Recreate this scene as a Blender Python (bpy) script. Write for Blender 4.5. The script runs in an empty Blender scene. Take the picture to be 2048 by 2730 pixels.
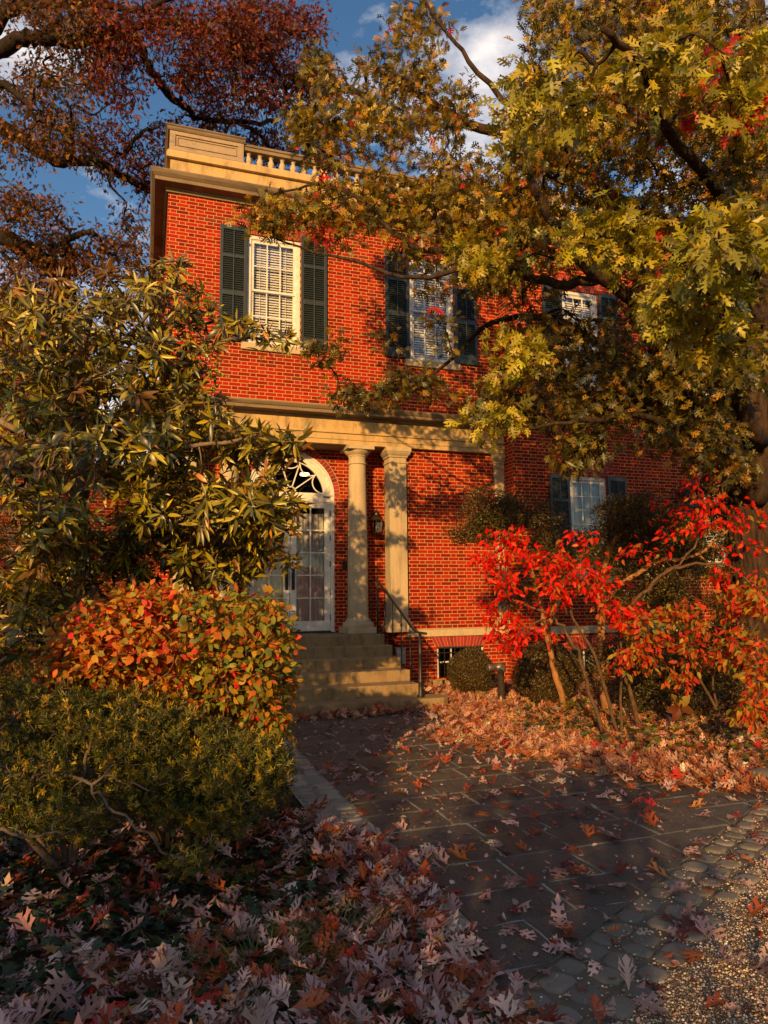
import bpy, math, random
import numpy as np
from math import radians, sin, cos, pi
from mathutils import Vector, Matrix
random.seed(7); rng = np.random.default_rng(11)
scene = bpy.context.scene
COL = scene.collection

# ------------------------------------------------------------------ camera
F0 = 1866.8
YA, PT, RO = radians(18.698), radians(6.881), radians(-.598)
CAM = np.array([-.168, -12.445, 1.68])
FV = np.array([sin(YA)*cos(PT), cos(YA)*cos(PT), sin(PT)])
R0 = np.array([cos(YA), -sin(YA), 0.]); U0 = np.cross(R0, FV)
RV = cos(RO)*R0 + sin(RO)*U0; UV = -sin(RO)*R0 + cos(RO)*U0
cam = bpy.data.cameras.new('camera'); co = bpy.data.objects.new('camera', cam); COL.objects.link(co)
M = Matrix(((RV[0], UV[0], -FV[0], CAM[0]), (RV[1], UV[1], -FV[1], CAM[1]), (RV[2], UV[2], -FV[2], CAM[2]), (0, 0, 0, 1)))
co.matrix_world = M
cam.sensor_fit = 'VERTICAL'; cam.sensor_height = 34.6; cam.lens = F0/2730*34.6
cam.clip_start = .05; cam.clip_end = 2000
scene.camera = co

# ------------------------------------------------------------------ light
SUN_AZ, SUN_EL = 32., 15.      # azimuth: light travels towards +Y turned to +X by this much
d = Vector((sin(radians(SUN_AZ))*cos(radians(SUN_EL)), cos(radians(SUN_AZ))*cos(radians(SUN_EL)), -sin(radians(SUN_EL))))
sl = bpy.data.lights.new('sun', 'SUN'); so = bpy.data.objects.new('sun', sl); COL.objects.link(so)
sl.energy = 5.0; sl.angle = radians(.55); sl.color = (1., .58, .20)
so.rotation_euler = d.to_track_quat('-Z', 'Y').to_euler(); so.location = (-8, -20, 12)
scene.view_settings.view_transform = 'Standard'; scene.view_settings.look = 'None'
scene.view_settings.exposure = .42; scene.view_settings.gamma = 1

world = bpy.data.worlds.new('World'); scene.world = world; world.use_nodes = True
nt = world.node_tree; N = nt.nodes; Lk = nt.links; N.clear()
out = N.new('ShaderNodeOutputWorld'); bg = N.new('ShaderNodeBackground'); bg.inputs[1].default_value = .070
sky = N.new('ShaderNodeTexSky'); sky.sky_type = 'NISHITA'; sky.sun_disc = False
sky.sun_elevation = radians(SUN_EL); sky.sun_rotation = radians(180+SUN_AZ); sky.air_density = 1.0; sky.dust_density = .6; sky.ozone_density = 1.6
tc = N.new('ShaderNodeTexCoord'); mp = N.new('ShaderNodeMapping'); mp.inputs['Scale'].default_value = (1.6, 1.6, 3.2); mp.inputs['Location'].default_value = (.55, .2, .1)
no = N.new('ShaderNodeTexNoise'); no.inputs['Scale'].default_value = 2.6; no.inputs['Detail'].default_value = 9; no.inputs['Roughness'].default_value = .58
cr = N.new('ShaderNodeValToRGB'); cr.color_ramp.elements[0].position = .50; cr.color_ramp.elements[1].position = .68
mx = N.new('ShaderNodeMix'); mx.data_type = 'RGBA'; mx.inputs['B'].default_value = (11.5, 10.6, 10.2, 1)
hs = N.new('ShaderNodeHueSaturation'); hs.inputs['Saturation'].default_value = 1.2; hs.inputs['Value'].default_value = 1.5
Lk.new(tc.outputs['Generated'], mp.inputs[0]); Lk.new(mp.outputs[0], no.inputs['Vector']); Lk.new(no.outputs[0], cr.inputs[0])
Lk.new(sky.outputs[0], hs.inputs['Color']); Lk.new(hs.outputs[0], mx.inputs['A']); Lk.new(cr.outputs[0], mx.inputs['Factor'])
Lk.new(mx.outputs['Result'], bg.inputs[0]); Lk.new(bg.outputs[0], out.inputs[0])
try:
    scene.cycles.max_bounces = 8; scene.cycles.transparent_max_bounces = 12
except Exception: pass

# ------------------------------------------------------------------ placing helper
V = 1.2345                       # my measuring grid: 1659 x 2211 over the photo
def dep(x, y, D):                # a place D metres in front, used to lay out limbs at their real distance
    return CAM + (FV + RV*(x*V-1024)/F0 - UV*(y*V-1365)/F0)*D
def P3(x, y, D): return np.array(dep(x, y, D))

# ------------------------------------------------------------------ materials
def mat(name):
    m = bpy.data.materials.new(name); m.use_nodes = True
    n = m.node_tree.nodes; l = m.node_tree.links
    b = n.get('Principled BSDF'); return m, n, l, b
def mth(n, l, op, a, b=None, c=None):
    x = n.new('ShaderNodeMath'); x.operation = op
    for i, v in enumerate((a, b, c)):
        if v is None: continue
        if isinstance(v, (int, float)): x.inputs[i].default_value = v
        else: l.new(v, x.inputs[i])
    return x.outputs[0]
def ramp(n, l, fac, stops):
    r = n.new('ShaderNodeValToRGB'); e = r.color_ramp.elements
    while len(e) < len(stops): e.new(.5)
    for i, (p, c) in enumerate(stops): e[i].position = p; e[i].color = (*c, 1) if len(c) == 3 else c
    l.new(fac, r.inputs[0]); return r.outputs[0]
def mixc(n, l, f, a, b, bt='MIX'):
    x = n.new('ShaderNodeMix'); x.data_type = 'RGBA'; x.blend_type = bt
    for k, v in (('Factor', f), ('A', a), ('B', b)):
        if isinstance(v, (int, float)): x.inputs[k].default_value = v
        elif isinstance(v, tuple): x.inputs[k].default_value = (*v, 1) if len(v) == 3 else v
        else: l.new(v, x.inputs[k])
    return x.outputs['Result']
def noise(n, l, scale, detail=6, rough=.6, vec=None, stretch=None, obj=True):
    t = n.new('ShaderNodeTexCoord'); v = t.outputs['Object'] if vec is None else vec
    if stretch:
        m_ = n.new('ShaderNodeMapping'); m_.inputs['Scale'].default_value = stretch; l.new(v, m_.inputs[0]); v = m_.outputs[0]
    x = n.new('ShaderNodeTexNoise'); x.inputs['Scale'].default_value = scale; x.inputs['Detail'].default_value = detail; x.inputs['Roughness'].default_value = rough
    l.new(v, x.inputs['Vector']); return x.outputs[0]
def bump(n, l, b, h, strength=.5, dist=.01):
    x = n.new('ShaderNodeBump'); x.inputs['Strength'].default_value = strength; x.inputs['Distance'].default_value = dist
    l.new(h, x.inputs['Height']); l.new(x.outputs[0], b.inputs['Normal'])

def m_brick(name='flemish_bond_brick', dark=1.):
    m, n, l, b = mat(name)
    geo = n.new('ShaderNodeNewGeometry'); sp = n.new('ShaderNodeSeparateXYZ'); l.new(geo.outputs['Position'], sp.inputs[0])
    wob = noise(n, l, 9, 2, .5, geo.outputs['Position'])
    wv = mth(n, l, 'MULTIPLY', mth(n, l, 'SUBTRACT', wob, .5), .006)
    u = mth(n, l, 'ADD', mth(n, l, 'ADD', mth(n, l, 'ADD', sp.outputs[0], sp.outputs[1]), 20.), wv)
    z = mth(n, l, 'ADD', mth(n, l, 'ADD', sp.outputs[2], -8.99+.0677*200), wv)
    c_, L_, S_ = .0677, .325, .2155
    rz = mth(n, l, 'DIVIDE', z, c_); row = mth(n, l, 'FLOOR', rz); fz = mth(n, l, 'FRACT', rz)
    off = mth(n, l, 'MULTIPLY', mth(n, l, 'FRACT', mth(n, l, 'MULTIPLY', row, .5)), L_)
    uu = mth(n, l, 'DIVIDE', mth(n, l, 'ADD', u, off), L_); cu = mth(n, l, 'FLOOR', uu); fu = mth(n, l, 'MULTIPLY', mth(n, l, 'FRACT', uu), L_)
    isH = mth(n, l, 'GREATER_THAN', fu, S_)
    # distance to joints (metres)
    dz = mth(n, l, 'MULTIPLY', mth(n, l, 'MINIMUM', fz, mth(n, l, 'SUBTRACT', 1., fz)), c_)
    d1 = mth(n, l, 'ABSOLUTE', mth(n, l, 'SUBTRACT', fu, S_)); du = mth(n, l, 'MINIMUM', mth(n, l, 'MINIMUM', fu, mth(n, l, 'SUBTRACT', L_, fu)), d1)
    dm = mth(n, l, 'MINIMUM', dz, du)
    joint = n.new('ShaderNodeMapRange'); joint.interpolation_type = 'SMOOTHSTEP'
    joint.inputs['From Min'].default_value = .0040; joint.inputs['From Max'].default_value = .0072; l.new(dm, joint.inputs['Value'])
    idv = n.new('ShaderNodeCombineXYZ'); l.new(cu, idv.inputs[0]); l.new(row, idv.inputs[1]); l.new(isH, idv.inputs[2])
    wn = n.new('ShaderNodeTexWhiteNoise'); wn.noise_dimensions = '3D'; l.new(idv.outputs[0], wn.inputs['Vector'])
    col = ramp(n, l, wn.outputs['Value'], [(0, (.06, .010, .010)), (.08, (.16, .010, .008)), (.3, (.20, .009, .005)), (.45, (.31, .013, .005)), (.75, (.43, .018, .006)), (.95, (.44, .030, .012)), (1, (.06, .045, .03))])
    fine = noise(n, l, 60, 5, .7, geo.outputs['Position']); col = mixc(n, l, .35, col, ramp(n, l, fine, [(.3, (.10, .005, .004)), (.7, (.46, .016, .008))]))
    big = noise(n, l, .9, 5, .65, geo.outputs['Position']); col = mixc(n, l, mth(n, l, 'MULTIPLY', ramp(n, l, big, [(.35, (0, 0, 0)), (.7, (1, 1, 1))]), .35), col, (.12, .007, .005))
    mort = mixc(n, l, noise(n, l, 30, 4, .6, geo.outputs['Position']), (.34, .185, .07), (.58, .33, .115))
    base = mixc(n, l, joint.outputs[0], mort, col)
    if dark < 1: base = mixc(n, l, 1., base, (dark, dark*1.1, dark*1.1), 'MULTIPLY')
    l.new(base, b.inputs['Base Color']); b.inputs['Roughness'].default_value = .9; b.inputs['Specular IOR Level'].default_value = .08
    hgt = mth(n, l, 'ADD', joint.outputs[0], mth(n, l, 'MULTIPLY', fine, .5)); bump(n, l, b, hgt, .6, .008)
    return m
def m_simple_brick(name, c1, c2):
    m, n, l, b = mat(name)
    a = n.new('ShaderNodeAttribute'); a.attribute_name = 'Col'
    f = noise(n, l, 45, 5, .7); col = mixc(n, l, mth(n, l, 'MULTIPLY', f, .6), a.outputs['Color'], c2)
    l.new(col, b.inputs['Base Color']); b.inputs['Roughness'].default_value = .85; bump(n, l, b, f, .4, .006)
    return m
def m_stone(name, c1, c2, stain, sscale=(1, 1, .25), rough=.85, amt=.5, grain=40):
    m, n, l, b = mat(name)
    f = noise(n, l, grain, 6, .7); g = noise(n, l, 2.2, 6, .65); s = noise(n, l, 3.2, 7, .7, None, sscale)
    col = mixc(n, l, g, c1, c2); col = mixc(n, l, mth(n, l, 'MULTIPLY', ramp(n, l, s, [(.48, (0, 0, 0)), (.68, (1, 1, 1))]), amt), col, stain)
    col = mixc(n, l, mth(n, l, 'MULTIPLY', ramp(n, l, f, [(.4, (1, 1, 1)), (.6, (0, 0, 0))]), .22), col, stain)
    l.new(col, b.inputs['Base Color']); b.inputs['Roughness'].default_value = rough; bump(n, l, b, f, .35, .006)
    return m
def m_plain(name, c, rough=.5, spec=.5, c2=None, metal=0, scale=20, bs=.15):
    m, n, l, b = mat(name)
    f = noise(n, l, scale, 5, .65)
    l.new(mixc(n, l, ramp(n, l, f, [(.35, (0, 0, 0)), (.65, (1, 1, 1))]), c, c2 or tuple(v*.75 for v in c)), b.inputs['Base Color'])
    b.inputs['Roughness'].default_value = rough; b.inputs['Specular IOR Level'].default_value = spec; b.inputs['Metallic'].default_value = metal
    bump(n, l, b, f, bs, .004); return m
def m_leaf(name, rough=.5, trans=.3, under=None, spec=.4, tint=(1.5, 1.25, .5)):
    m, n, l, b = mat(name)
    a = n.new('ShaderNodeAttribute'); a.attribute_name = 'Col'; col = a.outputs['Color']
    f = noise(n, l, 55, 3, .6); col = mixc(n, l, mth(n, l, 'MULTIPLY', f, .45), col, mixc(n, l, 1., col, (.45, .4, .4), 'MULTIPLY'))
    if under:
        g = n.new('ShaderNodeNewGeometry'); col = mixc(n, l, g.outputs['Backfacing'], col, under)
    l.new(col, b.inputs['Base Color']); b.inputs['Roughness'].default_value = rough; b.inputs['Specular IOR Level'].default_value = spec
    if trans > 0:
        t = n.new('ShaderNodeBsdfTranslucent'); l.new(mixc(n, l, 1., col, tint, 'MULTIPLY'), t.inputs[0])
        ms = n.new('ShaderNodeMixShader'); ms.inputs[0].default_value = trans
        l.new(b.outputs[0], ms.inputs[1]); l.new(t.outputs[0], ms.inputs[2]); l.new(ms.outputs[0], n['Material Output'].inputs['Surface'])
    return m
def m_bark(name, c1, c2, scale=14, st=(1, 1, .16), bs=.9, bd=.03):
    m, n, l, b = mat(name)
    f = noise(n, l, scale, 8, .7, None, st)
    l.new(ramp(n, l, f, [(.35, c1), (.65, c2)]), b.inputs['Base Color']); b.inputs['Roughness'].default_value = .9; b.inputs['Specular IOR Level'].default_value = .15
    bump(n, l, b, f, bs, bd); return m
def m_glass(name='window_glass', tint=(1, 1, 1), gl=.22):
    m, n, l, b = mat(name); n.remove(b)
    tr = n.new('ShaderNodeBsdfTransparent'); tr.inputs[0].default_value = (*tint, 1)
    gs = n.new('ShaderNodeBsdfGlossy'); gs.inputs['Roughness'].default_value = .02
    t = n.new('ShaderNodeTexCoord'); no_ = n.new('ShaderNodeTexNoise'); no_.inputs['Scale'].default_value = 3.5; l.new(t.outputs['Object'], no_.inputs['Vector'])
    bp = n.new('ShaderNodeBump'); bp.inputs['Strength'].default_value = .12; bp.inputs['Distance'].default_value = .02; l.new(no_.outputs[0], bp.inputs['Height']); l.new(bp.outputs[0], gs.inputs['Normal'])
    fr = n.new('ShaderNodeFresnel'); fr.inputs[0].default_value = 1.5
    ms = n.new('ShaderNodeMixShader'); l.new(mth(n, l, 'ADD', fr.outputs[0], gl), ms.inputs[0]); l.new(tr.outputs[0], ms.inputs[1]); l.new(gs.outputs[0], ms.inputs[2])
    l.new(ms.outputs[0], n['Material Output'].inputs['Surface']); return m

BRICK = m_brick(); BRICKD = m_brick('shade_toned_brick', .35)  # second brick is darkened in colour to stand in for shade at far left
VOUS = m_simple_brick('voussoir_brick', (.4, .04, .02), (.16, .018, .012))
MORT = m_plain('mortar', (.58, .38, .22), .9, .2)
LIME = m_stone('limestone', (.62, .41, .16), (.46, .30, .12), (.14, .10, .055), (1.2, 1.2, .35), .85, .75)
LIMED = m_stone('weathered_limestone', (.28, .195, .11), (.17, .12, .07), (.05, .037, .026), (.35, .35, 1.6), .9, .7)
LIMEC = m_stone('column_limestone', (.54, .41, .24), (.43, .33, .19), (.19, .145, .09), (1.5, 1.5, .22), .85, .6)
STEP = m_stone('step_stone', (.34, .225, .095), (.21, .14, .065), (.055, .038, .022), (1.5, 1.5, .5), .88, .75)
WHITE = m_plain('white_paint', (.72, .69, .62), .5, .4, (.58, .54, .46), 0, 12, .1)
SHUT = m_plain('shutter_paint', (.018, .026, .028), .42, .5, (.026, .034, .034), 0, 25, .06)
BLIND = m_plain('blind_slats', (.80, .80, .80), .5, .3)
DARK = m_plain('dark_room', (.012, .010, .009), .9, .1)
CURT = m_plain('curtain_cloth', (.42, .41, .40), .9, .1, (.34, .33, .32))
IRON = m_plain('black_iron', (.016, .015, .014), .45, .5, (.03, .025, .02), .3)
GLASS = m_glass('window_glass', (1, 1, 1), .10)
ROOFM = m_plain('roof_membrane', (.08, .08, .08), .9, .2)
BRASS = m_plain('aged_brass', (.10, .06, .03), .4, .5, (.05, .03, .02), .8)

# ------------------------------------------------------------------ mesh helpers
def tag(o, label=None, cat=None, group=None, kind=None):
    if label: o['label'] = label
    if cat: o['category'] = cat
    if group: o['group'] = group
    if kind: o['kind'] = kind
    return o
def empty(name, loc, label=None, cat=None, group=None):
    o = bpy.data.objects.new(name, None); COL.objects.link(o); o.location = loc; o.empty_display_size = .2
    return tag(o, label, cat, group)
class MB:
    """collects geometry in world coordinates, then links it as one mesh"""
    def __init__(s): s.v = []; s.f = []; s.c = []; s.n = 0; s.sm = []
    def add(s, v, f, col=(1, 1, 1), smooth=False):
        v = np.asarray(v, float).reshape(-1, 3); s.v.append(v)
        for q in f: s.f.append(tuple(int(i)+s.n for i in q)); s.sm.append(smooth)
        s.c.append(np.tile(np.array([*col, 1.]), (len(v), 1))); s.n += len(v)
    def box(s, x0, x1, y0, y1, z0, z1, col=(1, 1, 1), rot=None, piv=None):
        v = np.array([(x, y, z) for z in (z0, z1) for y in (y0, y1) for x in (x0, x1)], float)
        if rot is not None:
            p = np.array(piv if piv is not None else v.mean(0)); v = (v-p)@np.array(rot).T + p
        s.add(v, [(0, 2, 3, 1), (4, 5, 7, 6), (0, 1, 5, 4), (2, 6, 7, 3), (0, 4, 6, 2), (1, 3, 7, 5)], col)
    def lathe(s, c, prof, seg=24, smooth=True, col=(1, 1, 1), axis='z'):
        a = np.linspace(0, 2*pi, seg, endpoint=False); v = []
        for r, z in prof:
            for t in a:
                p = (r*cos(t), r*sin(t), z)
                if axis == 'y': p = (p[0], z, p[1])
                if axis == 'x': p = (z, p[0], p[1])
                v.append((c[0]+p[0], c[1]+p[1], c[2]+p[2]))
        f = [(i*seg+j, i*seg+(j+1) % seg, (i+1)*seg+(j+1) % seg, (i+1)*seg+j) for i in range(len(prof)-1) for j in range(seg)]
        s.add(v, f, col, smooth)
        k = (len(prof)-1)*seg
        s.f.append(tuple(s.n-len(v)+seg-1-j for j in range(seg))); s.sm.append(False)
        s.f.append(tuple(s.n-len(v)+k+j for j in range(seg))); s.sm.append(False)
    def tube(s, pts, rad, seg=8, col=(1, 1, 1)):
        pts = np.asarray(pts, float); n = len(pts)
        rad = np.full(n, rad) if np.isscalar(rad) else np.asarray(rad)
        T = np.gradient(pts, axis=0); T /= np.linalg.norm(T, axis=1)[:, None]+1e-9
        up = np.array([0, 0, 1.]) if abs(T[0][2]) < .9 else np.array([1., 0, 0])
        v = []; A = np.cross(T[0], up); A /= np.linalg.norm(A)
        ang = np.linspace(0, 2*pi, seg, endpoint=False)
        for i in range(n):
            A = A-T[i]*(A@T[i]); A /= np.linalg.norm(A)+1e-9; B = np.cross(T[i], A)
            for t in ang: v.append(pts[i]+rad[i]*(cos(t)*A+sin(t)*B))
        f = [(i*seg+j, i*seg+(j+1) % seg, (i+1)*seg+(j+1) % seg, (i+1)*seg+j) for i in range(n-1) for j in range(seg)]
        f.append(tuple(range(seg-1, -1, -1))); f.append(tuple((n-1)*seg+j for j in range(seg)))
        s.add(v, f, col, True)
    def sweep(s, path, prof, col=(1, 1, 1), closed_prof=True):
        """profile (out, z) swept along an xy path with mitres; 'out' is to the right of travel"""
        path = [np.array(p, float) for p in path]; n = len(path); rows = []
        for i in range(n):
            ns = []
            if i > 0: t = path[i]-path[i-1]; t /= np.linalg.norm(t); ns.append(np.array([t[1], -t[0]]))
            if i < n-1: t = path[i+1]-path[i]; t /= np.linalg.norm(t); ns.append(np.array([t[1], -t[0]]))
            m_ = sum(ns); m_ /= np.linalg.norm(m_); m_ = m_/(m_@ns[0])
            rows.append([(path[i][0]+m_[0]*o, path[i][1]+m_[1]*o, z) for o, z in prof])
        k = len(prof); v = [p for r in rows for p in r]; f = []
        for i in range(n-1):
            for j in range(k if closed_prof else k-1):
                a, b_ = j, (j+1) % k; f.append((i*k+a, i*k+b_, (i+1)*k+b_, (i+1)*k+a))
        f.append(tuple(range(k-1, -1, -1))); f.append(tuple((n-1)*k+j for j in range(k)))
        s.add(v, f, col)
    def build(s, name, m, parent=None, loc=None, bevel=0, fixn=True):
        me = bpy.data.meshes.new(name); V_ = np.vstack(s.v)
        org = np.array(parent_org(parent) if parent is not None else (loc or (0, 0, 0)), float)
        me.from_pydata((V_-org).tolist(), [], s.f)
        me.polygons.foreach_set('use_smooth', s.sm)
        ca = me.color_attributes.new('Col', 'FLOAT_COLOR', 'POINT'); ca.data.foreach_set('color', np.vstack(s.c).ravel())
        me.materials.append(m); me.update()
        if fixn:
            import bmesh
            bm = bmesh.new(); bm.from_mesh(me); bmesh.ops.recalc_face_normals(bm, faces=bm.faces); bm.to_mesh(me); bm.free()
        o = bpy.data.objects.new(name, me); COL.objects.link(o)
        if parent is not None: o.parent = parent
        else: o.location = org
        if bevel:
            b = o.modifiers.new('bevel', 'BEVEL'); b.width = bevel; b.segments = 2; b.limit_method = 'ANGLE'
        return o
def parent_org(p):
    o = np.zeros(3)
    while p is not None: o += np.array(p.location); p = p.parent
    return o
class Leaves:
    """thousands of leaf-sized faces gathered into one mesh (one crown)"""
    def __init__(s): s.V = []; s.F = {3: [], 4: []}; s.C = []; s.n = 0
    def add(s, tpl, pos, dirs, nrm, size, col):
        tv, tf = tpl; pos = np.asarray(pos, float); N_ = len(pos)
        if N_ == 0: return
        d_ = dirs/(np.linalg.norm(dirs, axis=1)[:, None]+1e-9)
        n_ = nrm-d_*np.sum(nrm*d_, axis=1)[:, None]; n_ /= np.linalg.norm(n_, axis=1)[:, None]+1e-9
        x_ = np.cross(d_, n_); size = np.broadcast_to(np.asarray(size, float), (N_,))
        P = (tv[None, :, 0, None]*x_[:, None, :] + tv[None, :, 1, None]*d_[:, None, :] + tv[None, :, 2, None]*n_[:, None, :])*size[:, None, None]+pos[:, None, :]
        s.V.append(P.reshape(-1, 3)); off = s.n+np.arange(N_)*len(tv)
        for k in (3, 4):
            fk = np.array([f for f in tf if len(f) == k])
            if len(fk): s.F[k].append((fk[None]+off[:, None, None]).reshape(-1, k))
        c4 = np.concatenate([col, np.ones((N_, 1))], 1); s.C.append(np.repeat(c4, len(tv), axis=0)); s.n += N_*len(tv)
    def build(s, name, m, parent=None, loc=(0, 0, 0)):
        V_ = np.vstack(s.V)-np.array(parent_org(parent) if parent is not None else loc, float)
        me = bpy.data.meshes.new(name); me.vertices.add(len(V_)); me.vertices.foreach_set('co', V_.astype(np.float32).ravel())
        f3 = np.vstack(s.F[3]) if s.F[3] else np.zeros((0, 3), int); f4 = np.vstack(s.F[4]) if s.F[4] else np.zeros((0, 4), int)
        me.loops.add(f3.size+f4.size); me.polygons.add(len(f3)+len(f4))
        me.loops.foreach_set('vertex_index', np.concatenate([f3.ravel(), f4.ravel()]).astype(np.int32))
        st = np.concatenate([np.arange(len(f3))*3, len(f3)*3+np.arange(len(f4))*4]).astype(np.int32)
        me.polygons.foreach_set('loop_start', st)
        me.update(calc_edges=True); me.validate()
        ca = me.color_attributes.new('Col', 'FLOAT_COLOR', 'POINT'); ca.data.foreach_set('color', np.vstack(s.C).astype(np.float32).ravel())
        me.materials.append(m)
        o = bpy.data.objects.new(name, me); COL.objects.link(o)
        if parent is not None: o.parent = parent
        else: o.location = loc
        return o

# ------------------------------------------------------------------ leaf templates (length 1 along +Y, face up +Z)
def t_oval(w=.3, seg=4, fold=.12, curl=.12, power=.8):
    v = []; ys = np.linspace(0, 1, seg+1)
    for y in ys:
        ww = w/2*math.sin(pi*min(1, y*.999+.0005)**power)**.85 if 0 < y < 1 else 0
        z = -curl*(y**2)*1.2
        if 0 < y < 1: v += [(-ww, y, z+fold*ww*2), (0, y, z), (ww, y, z+fold*ww*2)]
        else: v += [(0, y, z)]
    f = [(0, 2, 1), (0, 3, 2)]; b = 1
    for i in range(seg-2):
        a = b+3*i; f += [(a, a+1, a+4, a+3), (a+1, a+2, a+5, a+4)]
    a = b+3*(seg-2); t = len(v)-1; f += [(a, a+1, t), (a+1, a+2, t)]
    return np.array(v, float), f
def t_oak(lobes=3, w=.30, curl=.15, cup=.25, seed=0, stem=.10, forked=True):
    """deeply cut oak leaf: narrow blade with broad, toothed, up-swept lobes"""
    r = random.Random(seed); v = []; f = []
    def z_(x, y): return -curl*y*y + cup*abs(x)*.8 + .05*math.sin(6*y+seed*1.7)
    def add(x, y): v.append((x, y, z_(x, y))); return len(v)-1
    def core(y): return .028+.05*math.sin(pi*min(1, max(0, y)))
    ys = np.linspace(stem+.06, .80, lobes+1); st = (add(-.008, 0), add(.008, 0))
    mids = [(add(-core(y), y), add(core(y), y)) for y in ys]
    f.append((st[0], st[1], mids[0][1], mids[0][0]))
    for i in range(lobes): f.append((mids[i][0], mids[i][1], mids[i+1][1], mids[i+1][0]))
    for sgn in (-1, 1):
        for i in range(lobes):
            y0, y1 = ys[i], ys[i+1]; g = y1-y0; k = (.80, 1.12, .95, .7)[i] if lobes > 2 else (1.0, 1.1)[i]
            L = w*1.15*k*(1+r.uniform(-.12, .12)); up = g*.55; hw = g*.30
            ym = (y0+y1)/2-g*.05+r.uniform(-.03, .03)*g
            a = add(sgn*core(y0+g*.15), y0+g*.15); b_ = add(sgn*core(y1-g*.15), y1-g*.12)
            e0 = add(sgn*L*.5, ym-hw*.55+up*.45); e1 = add(sgn*L*.46, ym+hw*.75+up*.5)
            t0 = add(sgn*L*.98, ym-hw*.55+up*.75); n0 = add(sgn*L*.82, ym+hw*.35+up*.85); t1 = add(sgn*L*.86, ym+hw*1.5+up*1.15)
            o_ = [(a, e0, e1, b_)]
            if forked: o_ += [(e0, t0, n0, e1), (e1, n0, t1)]
            else: o_ += [(e0, t0, e1)]
            f += o_ if sgn > 0 else [tuple(reversed(q)) for q in o_]
    m0, m1 = mids[-1]; a = add(-.12, .92); b_ = add(.12, .92); a2 = add(-.19, 1.0); b2 = add(.19, 1.0); tip = add(0, 1.08)
    f += [(m0, m1, b_, a), (a, b_, tip), (m0, a, a2), (m1, b2, b_)]
    return np.array(v, float), f
def t_star(curl=.1):   # very small, far oak leaf
    v = [(-.02, 0, 0), (.02, 0, 0), (.05, .4, 0), (-.05, .4, 0), (.30, .45, .05), (.08, .55, 0), (-.30, .45, .05), (-.08, .55, 0), (.22, .8, -.03), (-.22, .8, -.03), (0, 1, -curl)]
    f = [(0, 1, 2, 3), (2, 4, 5), (3, 7, 6), (3, 2, 5, 7), (5, 8, 10), (7, 10, 9), (7, 5, 10)]
    return np.array(v, float), f
def t_ivy():
    v = [(0, 0, 0), (.42, -.12, .0), (.24, .22, .05), (.52, .45, -.03), (.2, .5, .05), (0, 1, -.06), (-.2, .5, .05), (-.52, .45, -.03), (-.24, .22, .05), (-.42, -.12, 0), (0, .35, -.03)]
    f = [(10, i, i+1) for i in range(0, 9)]+[(10, 9, 0)]
    return np.array(v, float), f
def t_needle(): return np.array([(-.07, 0, 0), (.07, 0, 0), (.075, .75, .0), (0, 1, 0), (-.075, .75, 0)], float), [(0, 1, 2, 4), (4, 2, 3)]
def t_blade():
    v = []; 
    for i, y in enumerate((0, .3, .6, .85)): w = .016*(1-y*.6); z = -.55*y**2.2; v += [(-w, y*.9, z), (w, y*.9, z)]
    v.append((0, .93, -.8)); return np.array(v, float), [(0, 1, 3, 2), (2, 3, 5, 4), (4, 5, 7, 6), (6, 7, 8)]
OAKS = [t_oak(3, .34, .16, .3, 1), t_oak(3, .30, .28, -.35, 2), t_oak(2, .36, -.1, .5, 3), t_oak(3, .32, .45, .2, 5)]
STAR = [t_star(.1), t_star(.3)]
def rdir(n): v = rng.normal(size=(n, 3)); return v/np.linalg.norm(v, axis=1)[:, None]
def pick(pal, n, jit=.18):
    """palette [(weight, rgb)] -> n colours"""
    w = np.array([p[0] for p in pal], float); w /= w.sum(); c = np.array([p[1] for p in pal], float)
    i = rng.choice(len(pal), n, p=w); j = 1+rng.normal(size=(n, 1))*jit
    return np.clip(c[i]*np.clip(j, .4, 1.8)*(1+rng.normal(size=(n, 3))*jit*.3), .002, .95)

#==================================================================== BRICK HOUSE
H = empty('brick_house', (0, 0, 0), 'red brick two storey house with limestone portico, dark shutters and balustraded parapet', 'house')
def wall(mb, x0, x1, z0, z1, ops, y, t=.11, axis='x', sgn=-1):
    """front sheet of a wall with openings (x0,x1,z0,z1) and their reveals, thickness t inwards (+Y)"""
    xs = sorted({x0, x1, *[v for o in ops for v in o[:2]]}); zs = sorted({z0, z1, *[v for o in ops for v in o[2:]]})
    for i in range(len(xs)-1):
        for j in range(len(zs)-1):
            cx, cz = (xs[i]+xs[i+1])/2, (zs[j]+zs[j+1])/2
            if any(o[0] < cx < o[1] and o[2] < cz < o[3] for o in ops): continue
            mb.add([(xs[i], y, zs[j]), (xs[i+1], y, zs[j]), (xs[i+1], y, zs[j+1]), (xs[i], y, zs[j+1])], [(0, 1, 2, 3)])
    for a, b, c, d_ in ops:
        mb.add([(a, y, c), (a, y+t, c), (a, y+t, d_), (a, y, d_)], [(0, 1, 2, 3)]); mb.add([(b, y, c), (b, y+t, c), (b, y+t, d_), (b, y, d_)], [(3, 2, 1, 0)])
        mb.add([(a, y, d_), (b, y, d_), (b, y+t, d_), (a, y+t, d_)], [(0, 1, 2, 3)]); mb.add([(a, y, c), (b, y, c), (b, y+t, c), (a, y+t, c)], [(3, 2, 1, 0)])
XW, YM, XE, ZB, ZT = 6.59, -.44, 15.2, 5.0, 8.99     # wing end, main block face, main block end, upper wall start, wall top
CX = 2.36                                             # centre of the portico
wing_ops = [(1.43, 2.42, 6.3, 8.4), (4.61, 5.58, 6.3, 8.4)]
mb = MB()
wall(mb, 0, XW, ZB, ZT, wing_ops, 0)
wall(mb, 4.30, XW, 0, ZB, [(5.07, 6.05, .14, .72)], 0)        # panel beside the pilaster, with the basement window
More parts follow.
